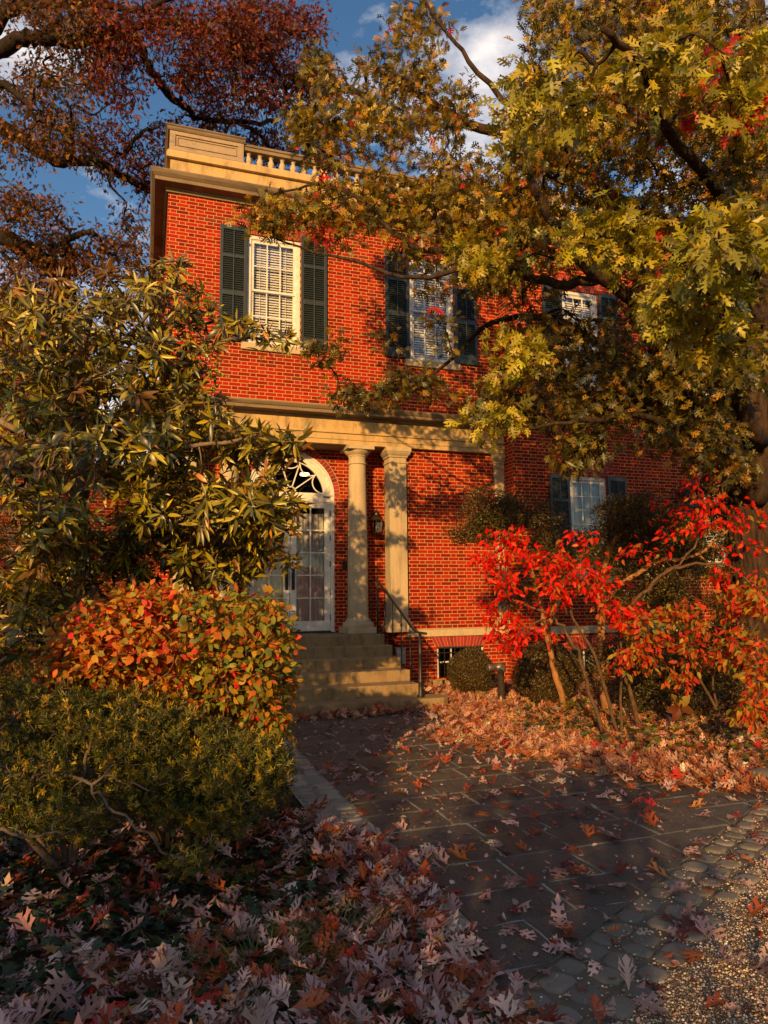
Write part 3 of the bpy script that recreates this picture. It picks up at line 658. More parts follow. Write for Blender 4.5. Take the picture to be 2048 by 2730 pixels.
# ---- wall lantern, utility box, window well, vent pipe
ln = empty('wall_lantern', (4.0, .45, 2.9), 'dark metal wall lantern between the round column and the square pilaster', 'lantern')
lx, ly = 3.98, .27
q = MB(); s = .10
for sx in (-1, 1):
    for sy in (-1, 1): q.tube([(lx+sx*s*.85, ly+sy*s*.85, 2.90), (lx+sx*s, ly+sy*s, 3.13)], .007, 5)
q.box(lx-s, lx+s, ly-s, ly+s, 2.875, 2.90); q.box(lx-s-.012, lx+s+.012, ly-s-.012, ly+s+.012, 3.13, 3.145)
q.build('frame', BRASS, ln)
q = MB(); q.lathe((lx, ly, 3.145), [(.135, 0), (.10, .05), (.05, .09), (.04, .13), (.055, .14), (.03, .18), (.008, .19)], 8, False); q.build('roof', BRASS, ln)
q = MB(); q.tube([(lx, ly, 3.3), (lx, ly+.03, 3.38), (lx, ly+.11, 3.40), (lx, ly+.18, 3.33), (lx, YD-.01, 3.22)], .011, 7); q.box(lx-.04, lx+.04, YD-.02, YD-.001, 3.05, 3.3); q.build('bracket', BRASS, ln)
q = MB(); q.box(lx-.085, lx+.085, ly-.085, ly+.085, 2.902, 3.128); q.build('glass', m_glass('lantern_glass', (.75, .7, .62), .1), ln)
q = MB(); q.lathe((lx, ly, 2.90), [(.016, 0), (.016, .12), (.004, .14)], 8); q.build('candle', CURT, ln)
q = MB(); q.box(4.24, 4.42, -.06, -.002, .44, .72); q.box(4.23, 4.43, -.065, -.001, .72, .735)
tag(q.build('utility_box', m_plain('grey_metal', (.32, .32, .31), .5, .4), loc=(4.33, -.03, .58), bevel=.004), 'small pale grey box fixed low on the brick wall behind the handrail', 'box')
wl = MB(); a = np.linspace(pi, 2*pi, 15); v = []
for t in a:
    for r, z in ((.95, 0), (.95, .15), (.83, .15), (.83, 0)): v.append((5.55+r*cos(t)*.78, -.05+r*sin(t)*.55, z))
wl.add(v, [(4*i+j, 4*i+(j+1) % 4, 4*i+4+(j+1) % 4, 4*i+4+j) for i in range(14) for j in range(4)]+[(0, 1, 2, 3), (59, 58, 57, 56)])
tag(wl.build('window_well', STEP, loc=(5.55, -.3, 0), bevel=.01), 'low curved stone kerb of the basement window well', 'kerb')
PIPE = m_plain('galvanised_pipe', (.22, .19, .15), .42, .5, (.12, .10, .08), .6)
vp = empty('vent_pipe', (5.02, -2.62, 0), 'grey metal standpipe with a T shaped cap among the fallen leaves', 'pipe')
q = MB(); q.lathe((5.02, -2.62, -.02), [(.055, 0), (.055, .52), (.062, .52), (.062, .56), (.05, .57)], 18); q.build('pipe', PIPE, vp)
q = MB(); q.lathe((4.80, -2.62, .585), [(.045, 0), (.052, .01), (.052, .10), (.045, .11), (.045, .15), (.064, .16), (.064, .28), (.05, .29)], 18, axis='x'); q.lathe((5.02, -2.69, .585), [(.05, 0), (.058, .01), (.058, .04), (.03, .05)], 16, axis='y'); q.build('cap', PIPE, vp)

#==================================================================== GROUND
def m_ground():
    m, n, l, b = mat('bed_soil'); f = noise(n, l, 18, 8, .75); g = noise(n, l, 1.5, 4, .6)
    l.new(mixc(n, l, g, ramp(n, l, f, [(.3, (.012, .008, .005)), (.7, (.06, .036, .02))]), (.03, .022, .012)), b.inputs['Base Color'])
    b.inputs['Roughness'].default_value = .95; bump(n, l, b, f, .9, .03); return m
mb = MB(); mb.add([(-300, -300, -.02), (300, -300, -.02), (300, 300, -.02), (-300, 300, -.02)], [(0, 1, 2, 3)])
tag(mb.build('ground', m_ground(), fixn=False), kind='structure')
def m_flag():
    m, n, l, b = mat('dark_flagstone'); a = n.new('ShaderNodeAttribute'); a.attribute_name = 'Col'
    f = noise(n, l, 95, 7, .8); g = noise(n, l, 5, 6, .75); h = noise(n, l, 24, 5, .7)
    col = mixc(n, l, mth(n, l, 'MULTIPLY', ramp(n, l, f, [(.48, (0, 0, 0)), (.66, (1, 1, 1))]), .6), a.outputs['Color'], (.22, .205, .18))
    col = mixc(n, l, mth(n, l, 'MULTIPLY', ramp(n, l, g, [(.45, (0, 0, 0)), (.7, (1, 1, 1))]), .5), col, (.022, .021, .02))
    col = mixc(n, l, mth(n, l, 'MULTIPLY', ramp(n, l, h, [(.66, (0, 0, 0)), (.74, (1, 1, 1))]), .35), col, (.24, .21, .10))
    l.new(col, b.inputs['Base Color']); b.inputs['Roughness'].default_value = .62; b.inputs['Specular IOR Level'].default_value = .35
    bump(n, l, b, mth(n, l, 'ADD', f, mth(n, l, 'MULTIPLY', g, 2.5)), .5, .012); return m
def edge_y(x):      # front edge of the flags, a diagonal
    return -9.78+(x-1.0)*.545
rs = random.Random(3); fl = MB(); gap = .009
def stone_slab(mb, poly, z0, z1, col, ch=.006):
    poly = np.array(poly, float); c_ = poly.mean(0); inn = c_+(poly-c_)*(1-ch/ (np.linalg.norm(poly-c_, axis=1).mean()))
    k = len(poly); v = [(x, y, z0) for x, y in poly]+[(x, y, z1-ch*.5) for x, y in poly]+[(x, y, z1) for x, y in inn]
    f = [(i, (i+1) % k, k+(i+1) % k, k+i) for i in range(k)]+[(k+i, k+(i+1) % k, 2*k+(i+1) % k, 2*k+i) for i in range(k)]+[tuple(range(2*k, 3*k))]
    mb.add(v, f, col)
y = -2.0; yb = [y]
while y > -11: y -= rs.uniform(.28, .46); yb.append(y)
def clipd(poly):     # keep the part behind the diagonal front edge
    out_ = []
    for i in range(len(poly)):
        p, q_ = poly[i], poly[(i+1) % len(poly)]; fp = p[1]-edge_y(p[0]); fq = q_[1]-edge_y(q_[0])
        if fp >= 0: out_.append(p)
        if fp*fq < 0: t = fp/(fp-fq); out_.append((p[0]+(q_[0]-p[0])*t, p[1]+(q_[1]-p[1])*t))
    return out_
for y1, y0 in zip(yb[:-1], yb[1:]):
    x = 1.46 if y1 > -9 else .9; x0r = x
    while x < 6.4:
        x2 = x+rs.uniform(.38, .85); j = [rs.uniform(-.006, .006) for _ in range(8)]
        poly = [(x+gap+j[0], y0+gap+j[1]), (x2-gap+j[2], y0+gap+j[3]), (x2-gap+j[4], y1-gap+j[5]), (x+gap+j[6], y1-gap+j[7])]
        poly = clipd(poly)
        if len(poly) >= 3:
            k = rs.uniform(.7, 1.35); c_ = (.062*k, .059*k, .052*k) if rs.random() > .2 else (.070*k, .062*k, .050*k)
            pp = []
            for a_ in range(len(poly)):
                A_, B_ = np.array(poly[a_]), np.array(poly[(a_+1) % len(poly)]); L_ = np.linalg.norm(B_-A_); m_ = max(1, int(L_/.07))
                for u_ in range(m_): pp.append(A_+(B_-A_)*u_/m_+(np.array([rs.gauss(0, .0035), rs.gauss(0, .0035)]) if u_ else np.array([rs.gauss(0, .004), rs.gauss(0, .004)])))
            poly = pp; stone_slab(fl, poly, -.03, .010+rs.uniform(-.003, .003), c_)
        x = x2
tag(fl.build('flagstone_path', m_flag(), loc=(3, -6, 0), fixn=False), kind='structure')
mb = MB(); mb.add([(1.08, edge_y(1.08)+.0, .004), (6.6, edge_y(6.6), .004), (6.6, -1.9, .004), (1.08, -1.9, .004)], [(0, 1, 2, 3)])
tag(mb.build('path_mortar', m_stone('path_mortar', (.40, .38, .32), (.22, .21, .17), (.045, .045, .04), (1, 1, 1), .95, .95, 45), loc=(3, -6, 0), fixn=False), kind='structure')
mb = MB(); mb.add([(.3, edge_y(.3)-.6, .0), (9, edge_y(9)-.6, .0), (9, edge_y(9)+.3, .0), (.3, edge_y(.3)+.3, .0)], [(0, 1, 2, 3)])
tag(mb.build('sett_bedding', m_stone('gritty_bedding', (.15, .125, .09), (.085, .07, .05), (.03, .026, .02), (1, 1, 1), .95, .6, 120), loc=(3, -8, -.001), fixn=False), kind='structure')
# granite sett border on the left of the path and along its front edge
def sett(mb, cx, cy, w, h, ang, z=.012, br=1.):
    c_, s_ = cos(ang), sin(ang); pts = []
    for i in range(10):
        t = 2*pi*i/10+.3; r = 1/((abs(cos(t))**3.6+abs(sin(t))**3.6)**(1/3.6)); u, v_ = r*cos(t)*w/2*rs.uniform(.84, 1.03), r*sin(t)*h/2*rs.uniform(.84, 1.03)
        pts.append((cx+u*c_-v_*s_, cy+u*s_+v_*c_))
    k = rs.uniform(.75, 1.45)*br; pts = np.array(pts); c0 = pts.mean(0); rings = [(1, -.03), (1, z-.009), (.93, z-.002), (.6, z+.0005)]
    v = []; 
    for sc, zz in rings: v += [(*(c0+(p-c0)*sc), zz) for p in pts]
    f = [(a*10+i, a*10+(i+1) % 10, a*10+10+(i+1) % 10, a*10+10+i) for a in range(3) for i in range(10)]+[tuple(range(30, 40))]
    mb.add(v, f, (.135*k, .122*k, .100*k), True)
se = MB(); y = -2.6
while y > -8.6:
    h = rs.uniform(.085, .12)
    for xc in (1.365, 1.18): sett(se, xc+rs.uniform(-.008, .008), y+rs.uniform(-.01, .01), .165, h-.012, rs.uniform(-.06, .06), .018, 2.2)
    y -= h
t = 0; dx, dy = 1/math.hypot(1, .545), .545/math.hypot(1, .545)
while t < 7.5:
    w = rs.uniform(.13, .21)
    for r in range(3):
        o = .08+r*.15; cx_ = .75+dx*t+dy*o; cy_ = edge_y(.75)+dy*t-dx*o
        sett(se, cx_+rs.uniform(-.02, .02), cy_+rs.uniform(-.015, .015), (w-.012)*rs.uniform(.88, 1.05), .145*rs.uniform(.88, 1.02), math.atan2(dy, dx)+rs.uniform(-.16, .16), .009+rs.uniform(-.005, .004))
    t += w
SETT = m_stone('granite', (.26, .23, .19), (.12, .105, .085), (.03, .027, .022), (1, 1, 1), .95, .7, 70)
nn = SETT.node_tree.nodes; pb = nn['Principled BSDF']; at = nn.new('ShaderNodeAttribute'); at.attribute_name = 'Col'
src = pb.inputs['Base Color'].links[0].from_socket; SETT.node_tree.links.new(mixc(nn, SETT.node_tree.links, .6, src, at.outputs['Color']), pb.inputs['Base Color'])
tag(se.build('sett_border', SETT, loc=(1.3, -6, 0), fixn=False), kind='structure')
# gravel
def m_gravel():
    m, n, l, b = mat('pea_gravel'); t = n.new('ShaderNodeTexCoord')
    vo = n.new('ShaderNodeTexVoronoi'); vo.inputs['Scale'].default_value = 125; l.new(t.outputs['Object'], vo.inputs['Vector'])
    col = ramp(n, l, mth(n, l, 'FRACT', mth(n, l, 'MULTIPLY', vo.outputs['Color'], 3.1)), [(0, (.30, .17, .09)), (.3, (.42, .27, .15)), (.6, (.50, .38, .25)), (.85, (.20, .10, .06)), (1, (.62, .54, .42))])
    ed = ramp(n, l, vo.outputs['Distance'], [(.25, (1, 1, 1)), (.62, (.12, .12, .12))])
    l.new(mixc(n, l, 1., col, ed, 'MULTIPLY'), b.inputs['Base Color']); b.inputs['Roughness'].default_value = .75
    bump(n, l, b, mth(n, l, 'SUBTRACT', 1., vo.outputs['Distance']), 1., .012); return m
mb = MB(); mb.add([(.3, -13.5, .004), (9, -13.5, .004), (9, -5.6, .004), (.3, -9.95-.35, .004)], [(0, 1, 2, 3)])
mb = MB(); e0 = edge_y(.3)-.45; e1 = edge_y(9)-.45
mb.add([(.3, -16, .005), (9, -16, .005), (9, e1-.05, .005), (.3, e0-.05, .005)], [(0, 1, 2, 3)])
tag(mb.build('gravel', m_gravel(), loc=(3, -10, 0), fixn=False), kind='structure')
# loose pebbles on the gravel
oc_v = np.array([(0, 0, .5), (.5, 0, .12), (0, .5, .1), (-.5, 0, .12), (0, -.5, .1), (.35, .35, -.1), (-.35, .35, -.1), (-.35, -.35, -.1), (.35, -.35, -.1)], float)
oc_f = [(0, 1, 5), (0, 5, 2), (0, 2, 6), (0, 6, 3), (0, 3, 7), (0, 7, 4), (0, 4, 8), (0, 8, 1)]
n_ = 42000; px_ = rng.uniform(.9, 5.2, n_); py_ = edge_y(px_)-.30-rng.random(n_)**.9*2.1-np.where(rng.random(n_) < .12, -.28, .08)
pb_ = Leaves(); pb_.add((oc_v, oc_f), np.stack([px_, py_, np.full(n_, .006)], 1), rdir(n_)*[1, 1, .1], np.tile([0, 0, 1.], (n_, 1))+rng.normal(size=(n_, 3))*.2, rng.uniform(.005, .0135, n_),
        pick([(3, (.50, .35, .20)), (2, (.60, .48, .32)), (2, (.34, .20, .11)), (1, (.66, .58, .46)), (.6, (.18, .12, .08))], n_))
PEB = m_plain('pebble', (.4, .3, .2), .7, .4); a_ = PEB.node_tree.nodes.new('ShaderNodeAttribute'); a_.attribute_name = 'Col'; PEB.node_tree.links.new(a_.outputs['Color'], PEB.node_tree.nodes['Principled BSDF'].inputs['Base Color'])
tag(pb_.build('pebbles', PEB, loc=(2, -10, 0)), 'loose tan pebbles of the gravel drive', 'gravel', kind='stuff')
#==================================================================== PLANTS
def smooth(pts, n=5, jit=0.):
    pts = np.asarray(pts, float); out_ = []
    P_ = np.vstack([2*pts[0]-pts[1], pts, 2*pts[-1]-pts[-2]])
    for i in range(1, len(P_)-2):
        for t in np.linspace(0, 1, n, endpoint=False):
            a, b, c, e = P_[i-1], P_[i], P_[i+1], P_[i+2]
            out_.append(.5*((2*b)+(-a+c)*t+(2*a-5*b+4*c-e)*t*t+(-a+3*b-3*c+e)*t**3))
    out_.append(pts[-1]); out_ = np.array(out_)
    if jit: out_[1:-1] += rng.normal(size=out_[1:-1].shape)*jit
    return out_
def limb(mb, pts, r0, r1, nodes=None, seg=9, jit=.0, n=5, pw=1.):
    p = smooth(pts, n, jit); t = np.linspace(0, 1, len(p)); mb.tube(p, r0+(r1-r0)*t**pw, seg)
    if nodes is not None: nodes.extend(list(p))
    return p
def twigs(mb, nodes, cl, r0=.012, seg=5, sag=.1, bend=.15, rmax=.05):
    """joins every leaf cluster to the nearest wood; returns per cluster the twig's end direction"""
    nodes = [np.array(p) for p in nodes]; NP = np.array(nodes); nb = len(nodes)
    dist = np.array([np.min(np.linalg.norm(NP-c, axis=1)) for c in cl]); order = np.argsort(dist)
    par = {}; paths = []; cnt = {}; nd = list(nodes); owner = [-1]*nb; dirs = np.zeros((len(cl), 3))
    arr = np.array(nd)
    for k in order:
        c = cl[k]; D_ = np.linalg.norm(arr-c, axis=1); j = int(np.argmin(D_)); a = arr[j]
        L_ = np.linalg.norm(c-a); m1 = a+(c-a)*.33+rng.normal(size=3)*bend*L_*.5+np.array([0, 0, sag*L_]); m2 = a+(c-a)*.7+rng.normal(size=3)*bend*L_*.4+np.array([0, 0, sag*L_])
        p = smooth([a, m1, m2, c], 3); paths.append([p, k, owner[j]]); o = len(paths)-1
        arr = np.vstack([arr, p[2:]]); owner += [o]*(len(p)-2); dirs[k] = (c-m2)/(np.linalg.norm(c-m2)+1e-9)
    load = np.ones(len(paths))
    for i in range(len(paths)-1, -1, -1):
        if paths[i][2] >= 0: load[paths[i][2]] += load[i]
    for (p, k, o), w in zip(paths, load):
        ra = min(rmax, r0*w**.45); rb = min(ra, r0*.6*max(1, w*.5)**.4); mb.tube(p, np.linspace(ra, rb, len(p)), seg)
    return dirs
def ell(specs):
    """clusters of foliage, each spec (x,y,rx,ry,depth,depth spread,count) is a lobe of the crown"""
    o = []
    for x, y, rx, ry, D, dD, n_ in specs:
        for _ in range(n_):
            while True:
                a, b, c = rng.uniform(-1, 1, 3)
                if a*a+b*b+c*c < 1: break
            o.append(P3(x+a*rx, y+b*ry, D+c*dD))
    return np.array(o)
def leaf_cloud(L_, tpls, cl, dirs, per, rad, size, pal, up=.6, droop=.2, out_=.6, jit=.18, along=.0, sizevar=.25, rw=1.):
    """'per' leaves round every cluster end, on its last stretch of twig"""
    n_ = len(cl); tot = n_*per; c = np.repeat(cl, per, 0); dd = np.repeat(dirs, per, 0)
    off = rdir(tot)*(rng.random((tot, 1))**.45)*rad; off[:, 2] *= .75; pos = c+off-dd*rng.random((tot, 1))*along
    dr = off/rad*out_+dd*.5+rng.normal(size=(tot, 3))*.45*rw; dr[:, 2] -= droop
    nr = rng.normal(size=(tot, 3))*.7; nr[:, 2] += up; nr += SUNV*.25
    sz = np.repeat(size if np.ndim(size) else np.full(n_, size), per)*(1+rng.uniform(-sizevar, sizevar, tot))
    col = pick(pal, tot, jit); w = rng.integers(0, len(tpls), tot)
    for i, t in enumerate(tpls):
        q_ = w == i; L_.add(t, pos[q_], dr[q_], nr[q_], sz[q_], col[q_])
SUNV = -np.array(d)
OAKLEAF = m_leaf('oak_leaf', .42, .30, None, .45)
REDOAK = m_leaf('red_oak_leaf', .55, .35, None, .3)
BARK = m_bark('oak_bark', (.012, .008, .006), (.075, .044, .027), 16, (1, 1, .22), 1., .03)
BARKD = m_bark('dark_bark', (.008, .006, .005), (.038, .026, .018), 9, (1, 1, .4), 1., .03)
MAGB = m_bark('magnolia_bark', (.09, .065, .045), (.24, .17, .11), 12, (1, 1, .6), .5, .012)
TWIG = m_bark('shrub_stem', (.045, .028, .016), (.14, .08, .04), 30, (1, 1, .3), .4, .004)

# ---------------------------------------------------------------- big oak behind the wing, dark red
T = empty('oak_tree', tuple(P3(165, 1600, 15.6)[:2])+(0,), 'old oak with thick black limbs and dark red leaves behind the left house corner', 'tree')
T.location.z = 0
mb = MB(); nodes = []; tb = np.array(T.location)
limb(mb, [tb, P3(160, 1000, 15.6), P3(150, 700, 15.5), P3(128, 600, 15.3), P3(40, 530, 15.), P3(-60, 470, 14.8), P3(-150, 330, 14.6), P3(-120, 180, 14.8), P3(-10, 60, 15), P3(40, -60, 15.2)], .24, .13, nodes, 12, .015)
limb(mb, [P3(-140, 300, 14.6), P3(-60, 262, 14.6), P3(30, 285, 14.7), P3(85, 328, 14.9), P3(140, 346, 15.2), P3(205, 348, 15.6), P3(262, 380, 16.2), P3(335, 412, 16.8), P3(420, 440, 17.4)], .17, .06, nodes, 10, .03)
limb(mb, [P3(-100, 190, 14.7), P3(-10, 178, 14.3), P3(42, 205, 14.2), P3(80, 260, 14.0)], .13, .03, nodes, 8, .02)
limb(mb, [P3(-30, 120, 14.8), P3(28, 92, 14.7), P3(80, 78, 14.7), P3(160, 86, 14.9), P3(250, 70, 15.2), P3(300, 95, 15.5), P3(328, 152, 15.9), P3(378, 214, 16.4), P3(430, 250, 17), P3(510, 262, 17.6), P3(600, 262, 18.2)], .17, .05, nodes, 10, .03)
limb(mb, [P3(250, 70, 15.2), P3(340, 48, 15.4), P3(430, 60, 15.6), P3(520, 100, 15.9), P3(600, 140, 16.2)], .10, .03, nodes, 7, .02)
limb(mb, [P3(0, 30, 15), P3(140, 0, 15), P3(300, 20, 15), P3(420, -20, 15)], .12, .04, nodes, 7, .03)
limb(mb, [P3(268, 335, 15.8), P3(300, 290, 15.6), P3(345, 272, 15.5)], .06, .03, nodes, 6, .01)
limb(mb, [P3(510, 262, 17.6), P3(560, 290, 17.8), P3(600, 330, 18), P3(690, 340, 18)], .06, .02, nodes, 6, .01)
limb(mb, [P3(128, 600, 15.3), P3(150, 555, 15.2), P3(142, 520, 15), P3(200, 500, 15)], .16, .05, nodes, 8, .02)
limb(mb, [P3(148, 345, 15.2), P3(150, 300, 15), P3(140, 280, 14.9)], .11, .06, nodes, 8, .01)
cl = ell([(380, 50, 330, 75, 15.2, 1.4, 200), (500, 160, 150, 90, 16, 1.4, 130), (640, 190, 90, 75, 16.6, 1.2, 60), (150, 190, 180, 110, 15, 1.3, 105), (560, 60, 140, 60, 15.6, 1, 55),
          (250, 330, 110, 55, 15.8, 1, 50), (90, 300, 110, 60, 14.6, 1, 42), (60, 455, 90, 50, 14.8, 1, 42), (150, 545, 150, 55, 15.2, 1, 80), (60, 620, 100, 60, 15.2, 1, 50), (290, 500, 35, 60, 16.2, .7, 16),
          (450, 290, 130, 60, 17.4, 1, 60), (600, 320, 80, 45, 18, .8, 34), (250, 640, 120, 120, 15.6, 1, 60), (120, 40, 150, 60, 14.8, 1, 45), (330, 400, 45, 40, 16.8, .5, 16), (220, 140, 90, 60, 15, 1, 30)])
dr = twigs(mb, nodes, cl, .012, 4, .05, .2, .06)
mb.build('trunk', BARKD, T, fixn=False)
Lv = Leaves(); red = (cl[:, 0] > -1.6) & (cl[:, 2] > 11.2)
leaf_cloud(Lv, STAR+[t_oak(3, .30, .2, .3, 9, forked=False)], cl[~red], dr[~red], 26, .34, .125, [(3, (.10, .042, .010)), (3, (.15, .055, .012)), (2, (.07, .055, .012)), (2, (.26, .08, .015)), (.9, (.34, .17, .02))], .5, .3, .6)
leaf_cloud(Lv, STAR+[t_oak(3, .30, .2, .3, 9, forked=False)], cl[red], dr[red], 30, .36, .125, [(3, (.14, .016, .007)), (2, (.20, .030, .010)), (2.4, (.10, .026, .009)), (1.4, (.32, .08, .02)), (1, (.12, .075, .015))], .5, .3, .6)
Lv.build('crown', REDOAK, T)

# ---------------------------------------------------------------- near oak on the right, olive to yellow leaves
T = empty('oak_tree', (7.75, -4.95, 0), 'oak with olive and yellow lobed leaves and a rough thick trunk at the right edge', 'tree')
mb = MB(); nodes = []
tp = [(7.85, -4.9, -.05), (7.8, -4.92, .5), (7.74, -4.97, 1.6), (7.70, -5.0, 3.0), (7.72, -5.05, 4.4), (7.85, -5.1, 6), (8.0, -5.2, 8), (8.1, -5.3, 10.5), (8.0, -5.2, 13)]
p = smooth(tp, 8, 0); rr = np.interp(p[:, 2], [-.05, .3, .9, 3, 6, 10, 13], [.54, .42, .37, .34, .27, .17, .08]); nodes.extend(list(p))
sg = 120; zz = np.arange(-.05, 13, .05); v = []
def ridges(a, z):
    w = a+.10*np.sin(z*2.3)+.05*np.sin(z*6.1+a*3); k = np.abs(np.sin(w*13+1.2*np.sin(z*3.3+a*5)))**.7
    return .030*k*(.55+.45*np.sin(z*9+a*21+2*np.sin(z*4)))+.012*np.sin(a*37+z*17)
for z in zz:
    c_ = np.array([np.interp(z, p[:, 2], p[:, 0]), np.interp(z, p[:, 2], p[:, 1])]); r_ = np.interp(z, p[:, 2], rr); a_ = np.linspace(0, 2*pi, sg, endpoint=False); r2 = r_*(1+.02*np.sin(a_*3+z))+ridges(a_, z)*min(1, r_/.3)-.01
    v += [(c_[0]+r2[i]*cos(a_[i]), c_[1]+r2[i]*sin(a_[i]), z) for i in range(sg)]
mb.add(v, [(i*sg+j, i*sg+(j+1) % sg, (i+1)*sg+(j+1) % sg, (i+1)*sg+j) for i in range(len(zz)-1) for j in range(sg)], (1, 1, 1), True)
E1 = [P3(1640, 1075, 9.3), P3(1600, 1010, 9.1), P3(1572, 930, 8.9), P3(1563, 840, 8.7), P3(1560, 745, 8.5), P3(1575, 640, 8.2), P3(1600, 520, 7.8), P3(1560, 425, 7.3), P3(1500, 352, 6.8), P3(1432, 270, 6.3), P3(1405, 190, 5.9), P3(1380, 130, 5.6), P3(1300, 60, 5.2)]
limb(mb, E1, .16, .025, nodes, 10, .01, 5, .6)
limb(mb, [P3(1640, 960, 9.3), P3(1560, 800, 8.4), P3(1450, 700, 7.8), P3(1300, 602, 7.4), P3(1240, 545, 7.2), P3(1190, 470, 7.1), P3(1150, 400, 7.0), P3(1138, 330, 6.9), P3(1100, 250, 6.8)], .12, .02, nodes, 9, .01, 5, .7)
limb(mb, [P3(1300, 602, 7.4), P3(1180, 610, 7.6), P3(1050, 560, 8.0), P3(890, 530, 8.5), P3(820, 470, 8.7), P3(760, 420, 8.9), P3(680, 400, 9.1), P3(590, 420, 9.2)], .055, .012, nodes, 7, .01)
limb(mb, [P3(1640, 900, 9.4), P3(1500, 860, 9.6), P3(1320, 760, 9.8), P3(1200, 690, 9.8), P3(1060, 700, 9.8), P3(960, 790, 9.9), P3(830, 850, 10)], .09, .012, nodes, 8, .015)
limb(mb, [P3(1640, 700, 9.5), P3(1400, 480, 9.5), P3(1200, 350, 9.7), P3(1000, 260, 10), P3(860, 180, 10.3), P3(760, 130, 10.5)], .13, .015, nodes, 8, .02)
limb(mb, [P3(1200, 350, 9.7), P3(1060, 180, 9.9), P3(960, 70, 10.2), P3(900, -40, 10.4)], .05, .012, nodes, 6, .02)
limb(mb, [P3(1640, 500, 9.6), P3(1500, 200, 9.3), P3(1380, 0, 9), P3(1250, -80, 9)], .14, .03, nodes, 8, .02)
limb(mb, [P3(1600, 1000, 9.1), P3(1480, 930, 8.2), P3(1380, 900, 7.6), P3(1250, 910, 7.3), P3(1120, 930, 7.2)], .06, .012, nodes, 7, .015)
limb(mb, [P3(1560, 745, 8.5), P3(1650, 560, 6.5), P3(1640, 480, 5.2), P3(1560, 470, 4.7)], .05, .012, nodes, 7, .01)
limb(mb, [P3(1050, 560, 8.0), P3(900, 600, 8.3), P3(750, 560, 8.6), P3(660, 540, 8.8), P3(560, 500, 8.9)], .03, .010, nodes, 6, .01)
# lobes of the crown, far to near
spec = [(1390, 60, 300, 110, 8.5, 1.6, 150), (1500, 250, 220, 150, 8, 1.6, 150), (1250, 280, 200, 150, 8.3, 1.5, 130), (1480, 520, 230, 150, 8.2, 1.5, 150), (1200, 500, 210, 120, 8.3, 1.3, 130),
        (1040, 430, 160, 90, 8.8, 1, 62), (880, 330, 150, 130, 9.6, 1.0, 66), (840, 200, 110, 100, 10, .8, 44), (890, 80, 80, 90, 10.2, .7, 22), (690, 300, 70, 120, 9.4, .6, 36), (700, 150, 50, 60, 9.8, .5, 16), (990, 230, 60, 70, 9.6, .6, 14),
        (760, 460, 150, 60, 9.0, .6, 42), (590, 470, 70, 40, 8.9, .4, 20), (930, 540, 110, 60, 8.8, .6, 22), (1080, 600, 110, 80, 8.4, .8, 38), (860, 700, 50, 70, 9.6, .4, 10), (920, 640, 50, 40, 9.2, .4, 8), (780, 850, 70, 30, 9.9, .3, 12), (900, 830, 80, 40, 9.6, .4, 16), (960, 740, 60, 70, 9, .5, 16),
        (1180, 760, 150, 110, 8.2, .9, 55), (1350, 760, 180, 110, 8.4, 1.1, 72), (1520, 780, 150, 110, 8.4, 1, 80), (1270, 890, 130, 50, 7.9, .8, 24), (1480, 930, 110, 80, 8.4, .8, 44), (1080, 870, 80, 40, 7.6, .4, 14), (1250, 960, 60, 40, 7.9, .4, 14), (1400, 840, 120, 60, 8.2, .6, 30), (1560, 1010, 70, 60, 8.8, .4, 18), (1240, 985, 55, 26, 7.6, .3, 8),
        (1640, 300, 80, 300, 7, 1, 60), (700, 760, 40, 30, 9.5, .3, 6)]
cl = ell([(*s_[:6], int(s_[6]*1.15+.5)) for s_ in spec])
def to_grid(c): z = (c-CAM)@FV; return (1024+F0*((c-CAM)@RV)/z)/V, (1365-F0*((c-CAM)@UV)/z)/V
def thin(c, holes):
    X_, Y_ = to_grid(c); k_ = np.ones(len(c))
    for hx, hy, rx, ry, q_ in holes: k_ = np.where(((X_-hx)/rx)**2+((Y_-hy)/ry)**2 < 1, np.minimum(k_, q_), k_)
    return c[rng.random(len(c)) < k_]
cl = thin(cl, [(950, 690, 120, 110, .30), (760, 620, 90, 130, .3), (1110, 1000, 70, 90, .35), (1300, 1010, 150, 70, .45), (1030, 90, 50, 110, .15), (720, 50, 50, 80, .1), (1110, 700, 60, 60, .5), (640, 380, 60, 60, .5), (1060, 250, 50, 50, .3), (1010, 800, 80, 60, .4), (1300, 850, 60, 50, .5), (1430, 980, 60, 50, .6), (930, 300, 30, 40, .3), (800, 330, 30, 40, .4), (1210, 470, 40, 40, .5), (1580, 640, 60, 60, .5)])
kk = (-cl[:, 1]-.44)/cos(radians(SUN_AZ)); sx = cl[:, 0]+kk*sin(radians(SUN_AZ)); sz_ = cl[:, 2]-kk*math.tan(radians(SUN_EL))
cl = cl[~((sz_ > 2.6) & (sz_ < 5.4) & (sx > 6.5) & (sx < 11.5) & (rng.random(len(cl)) < .3))]
near = ell([(1180, 230, 100, 120, 5.6, .5, 24), (1480, 640, 110, 70, 5.2, .5, 26), (1600, 520, 80, 70, 4.6, .4, 16), (1330, 520, 110, 80, 6.2, .5, 26), (1120, 770, 90, 60, 6.8, .5, 16), (1040, 560, 80, 40, 7.2, .4, 12), (1420, 130, 120, 80, 5.8, .5, 20), (1600, 180, 60, 120, 5.6, .5, 14), (1060, 900, 50, 40, 6.8, .3, 8), (1560, 740, 60, 40, 5.4, .3, 8)])
pal = [(3, (.27, .20, .012)), (3, (.14, .115, .010)), (1.6, (.46, .30, .016)), (1.3, (.38, .17, .014)), (3, (.055, .055, .010)), (.35, (.34, .09, .02)), (.1, (.50, .02, .012))]
dr = twigs(mb, nodes, np.vstack([cl, near]), .006, 4, .08, .2, .05)
mb.build('trunk', BARK, T, fixn=False)
Lv = Leaves(); k = len(cl)
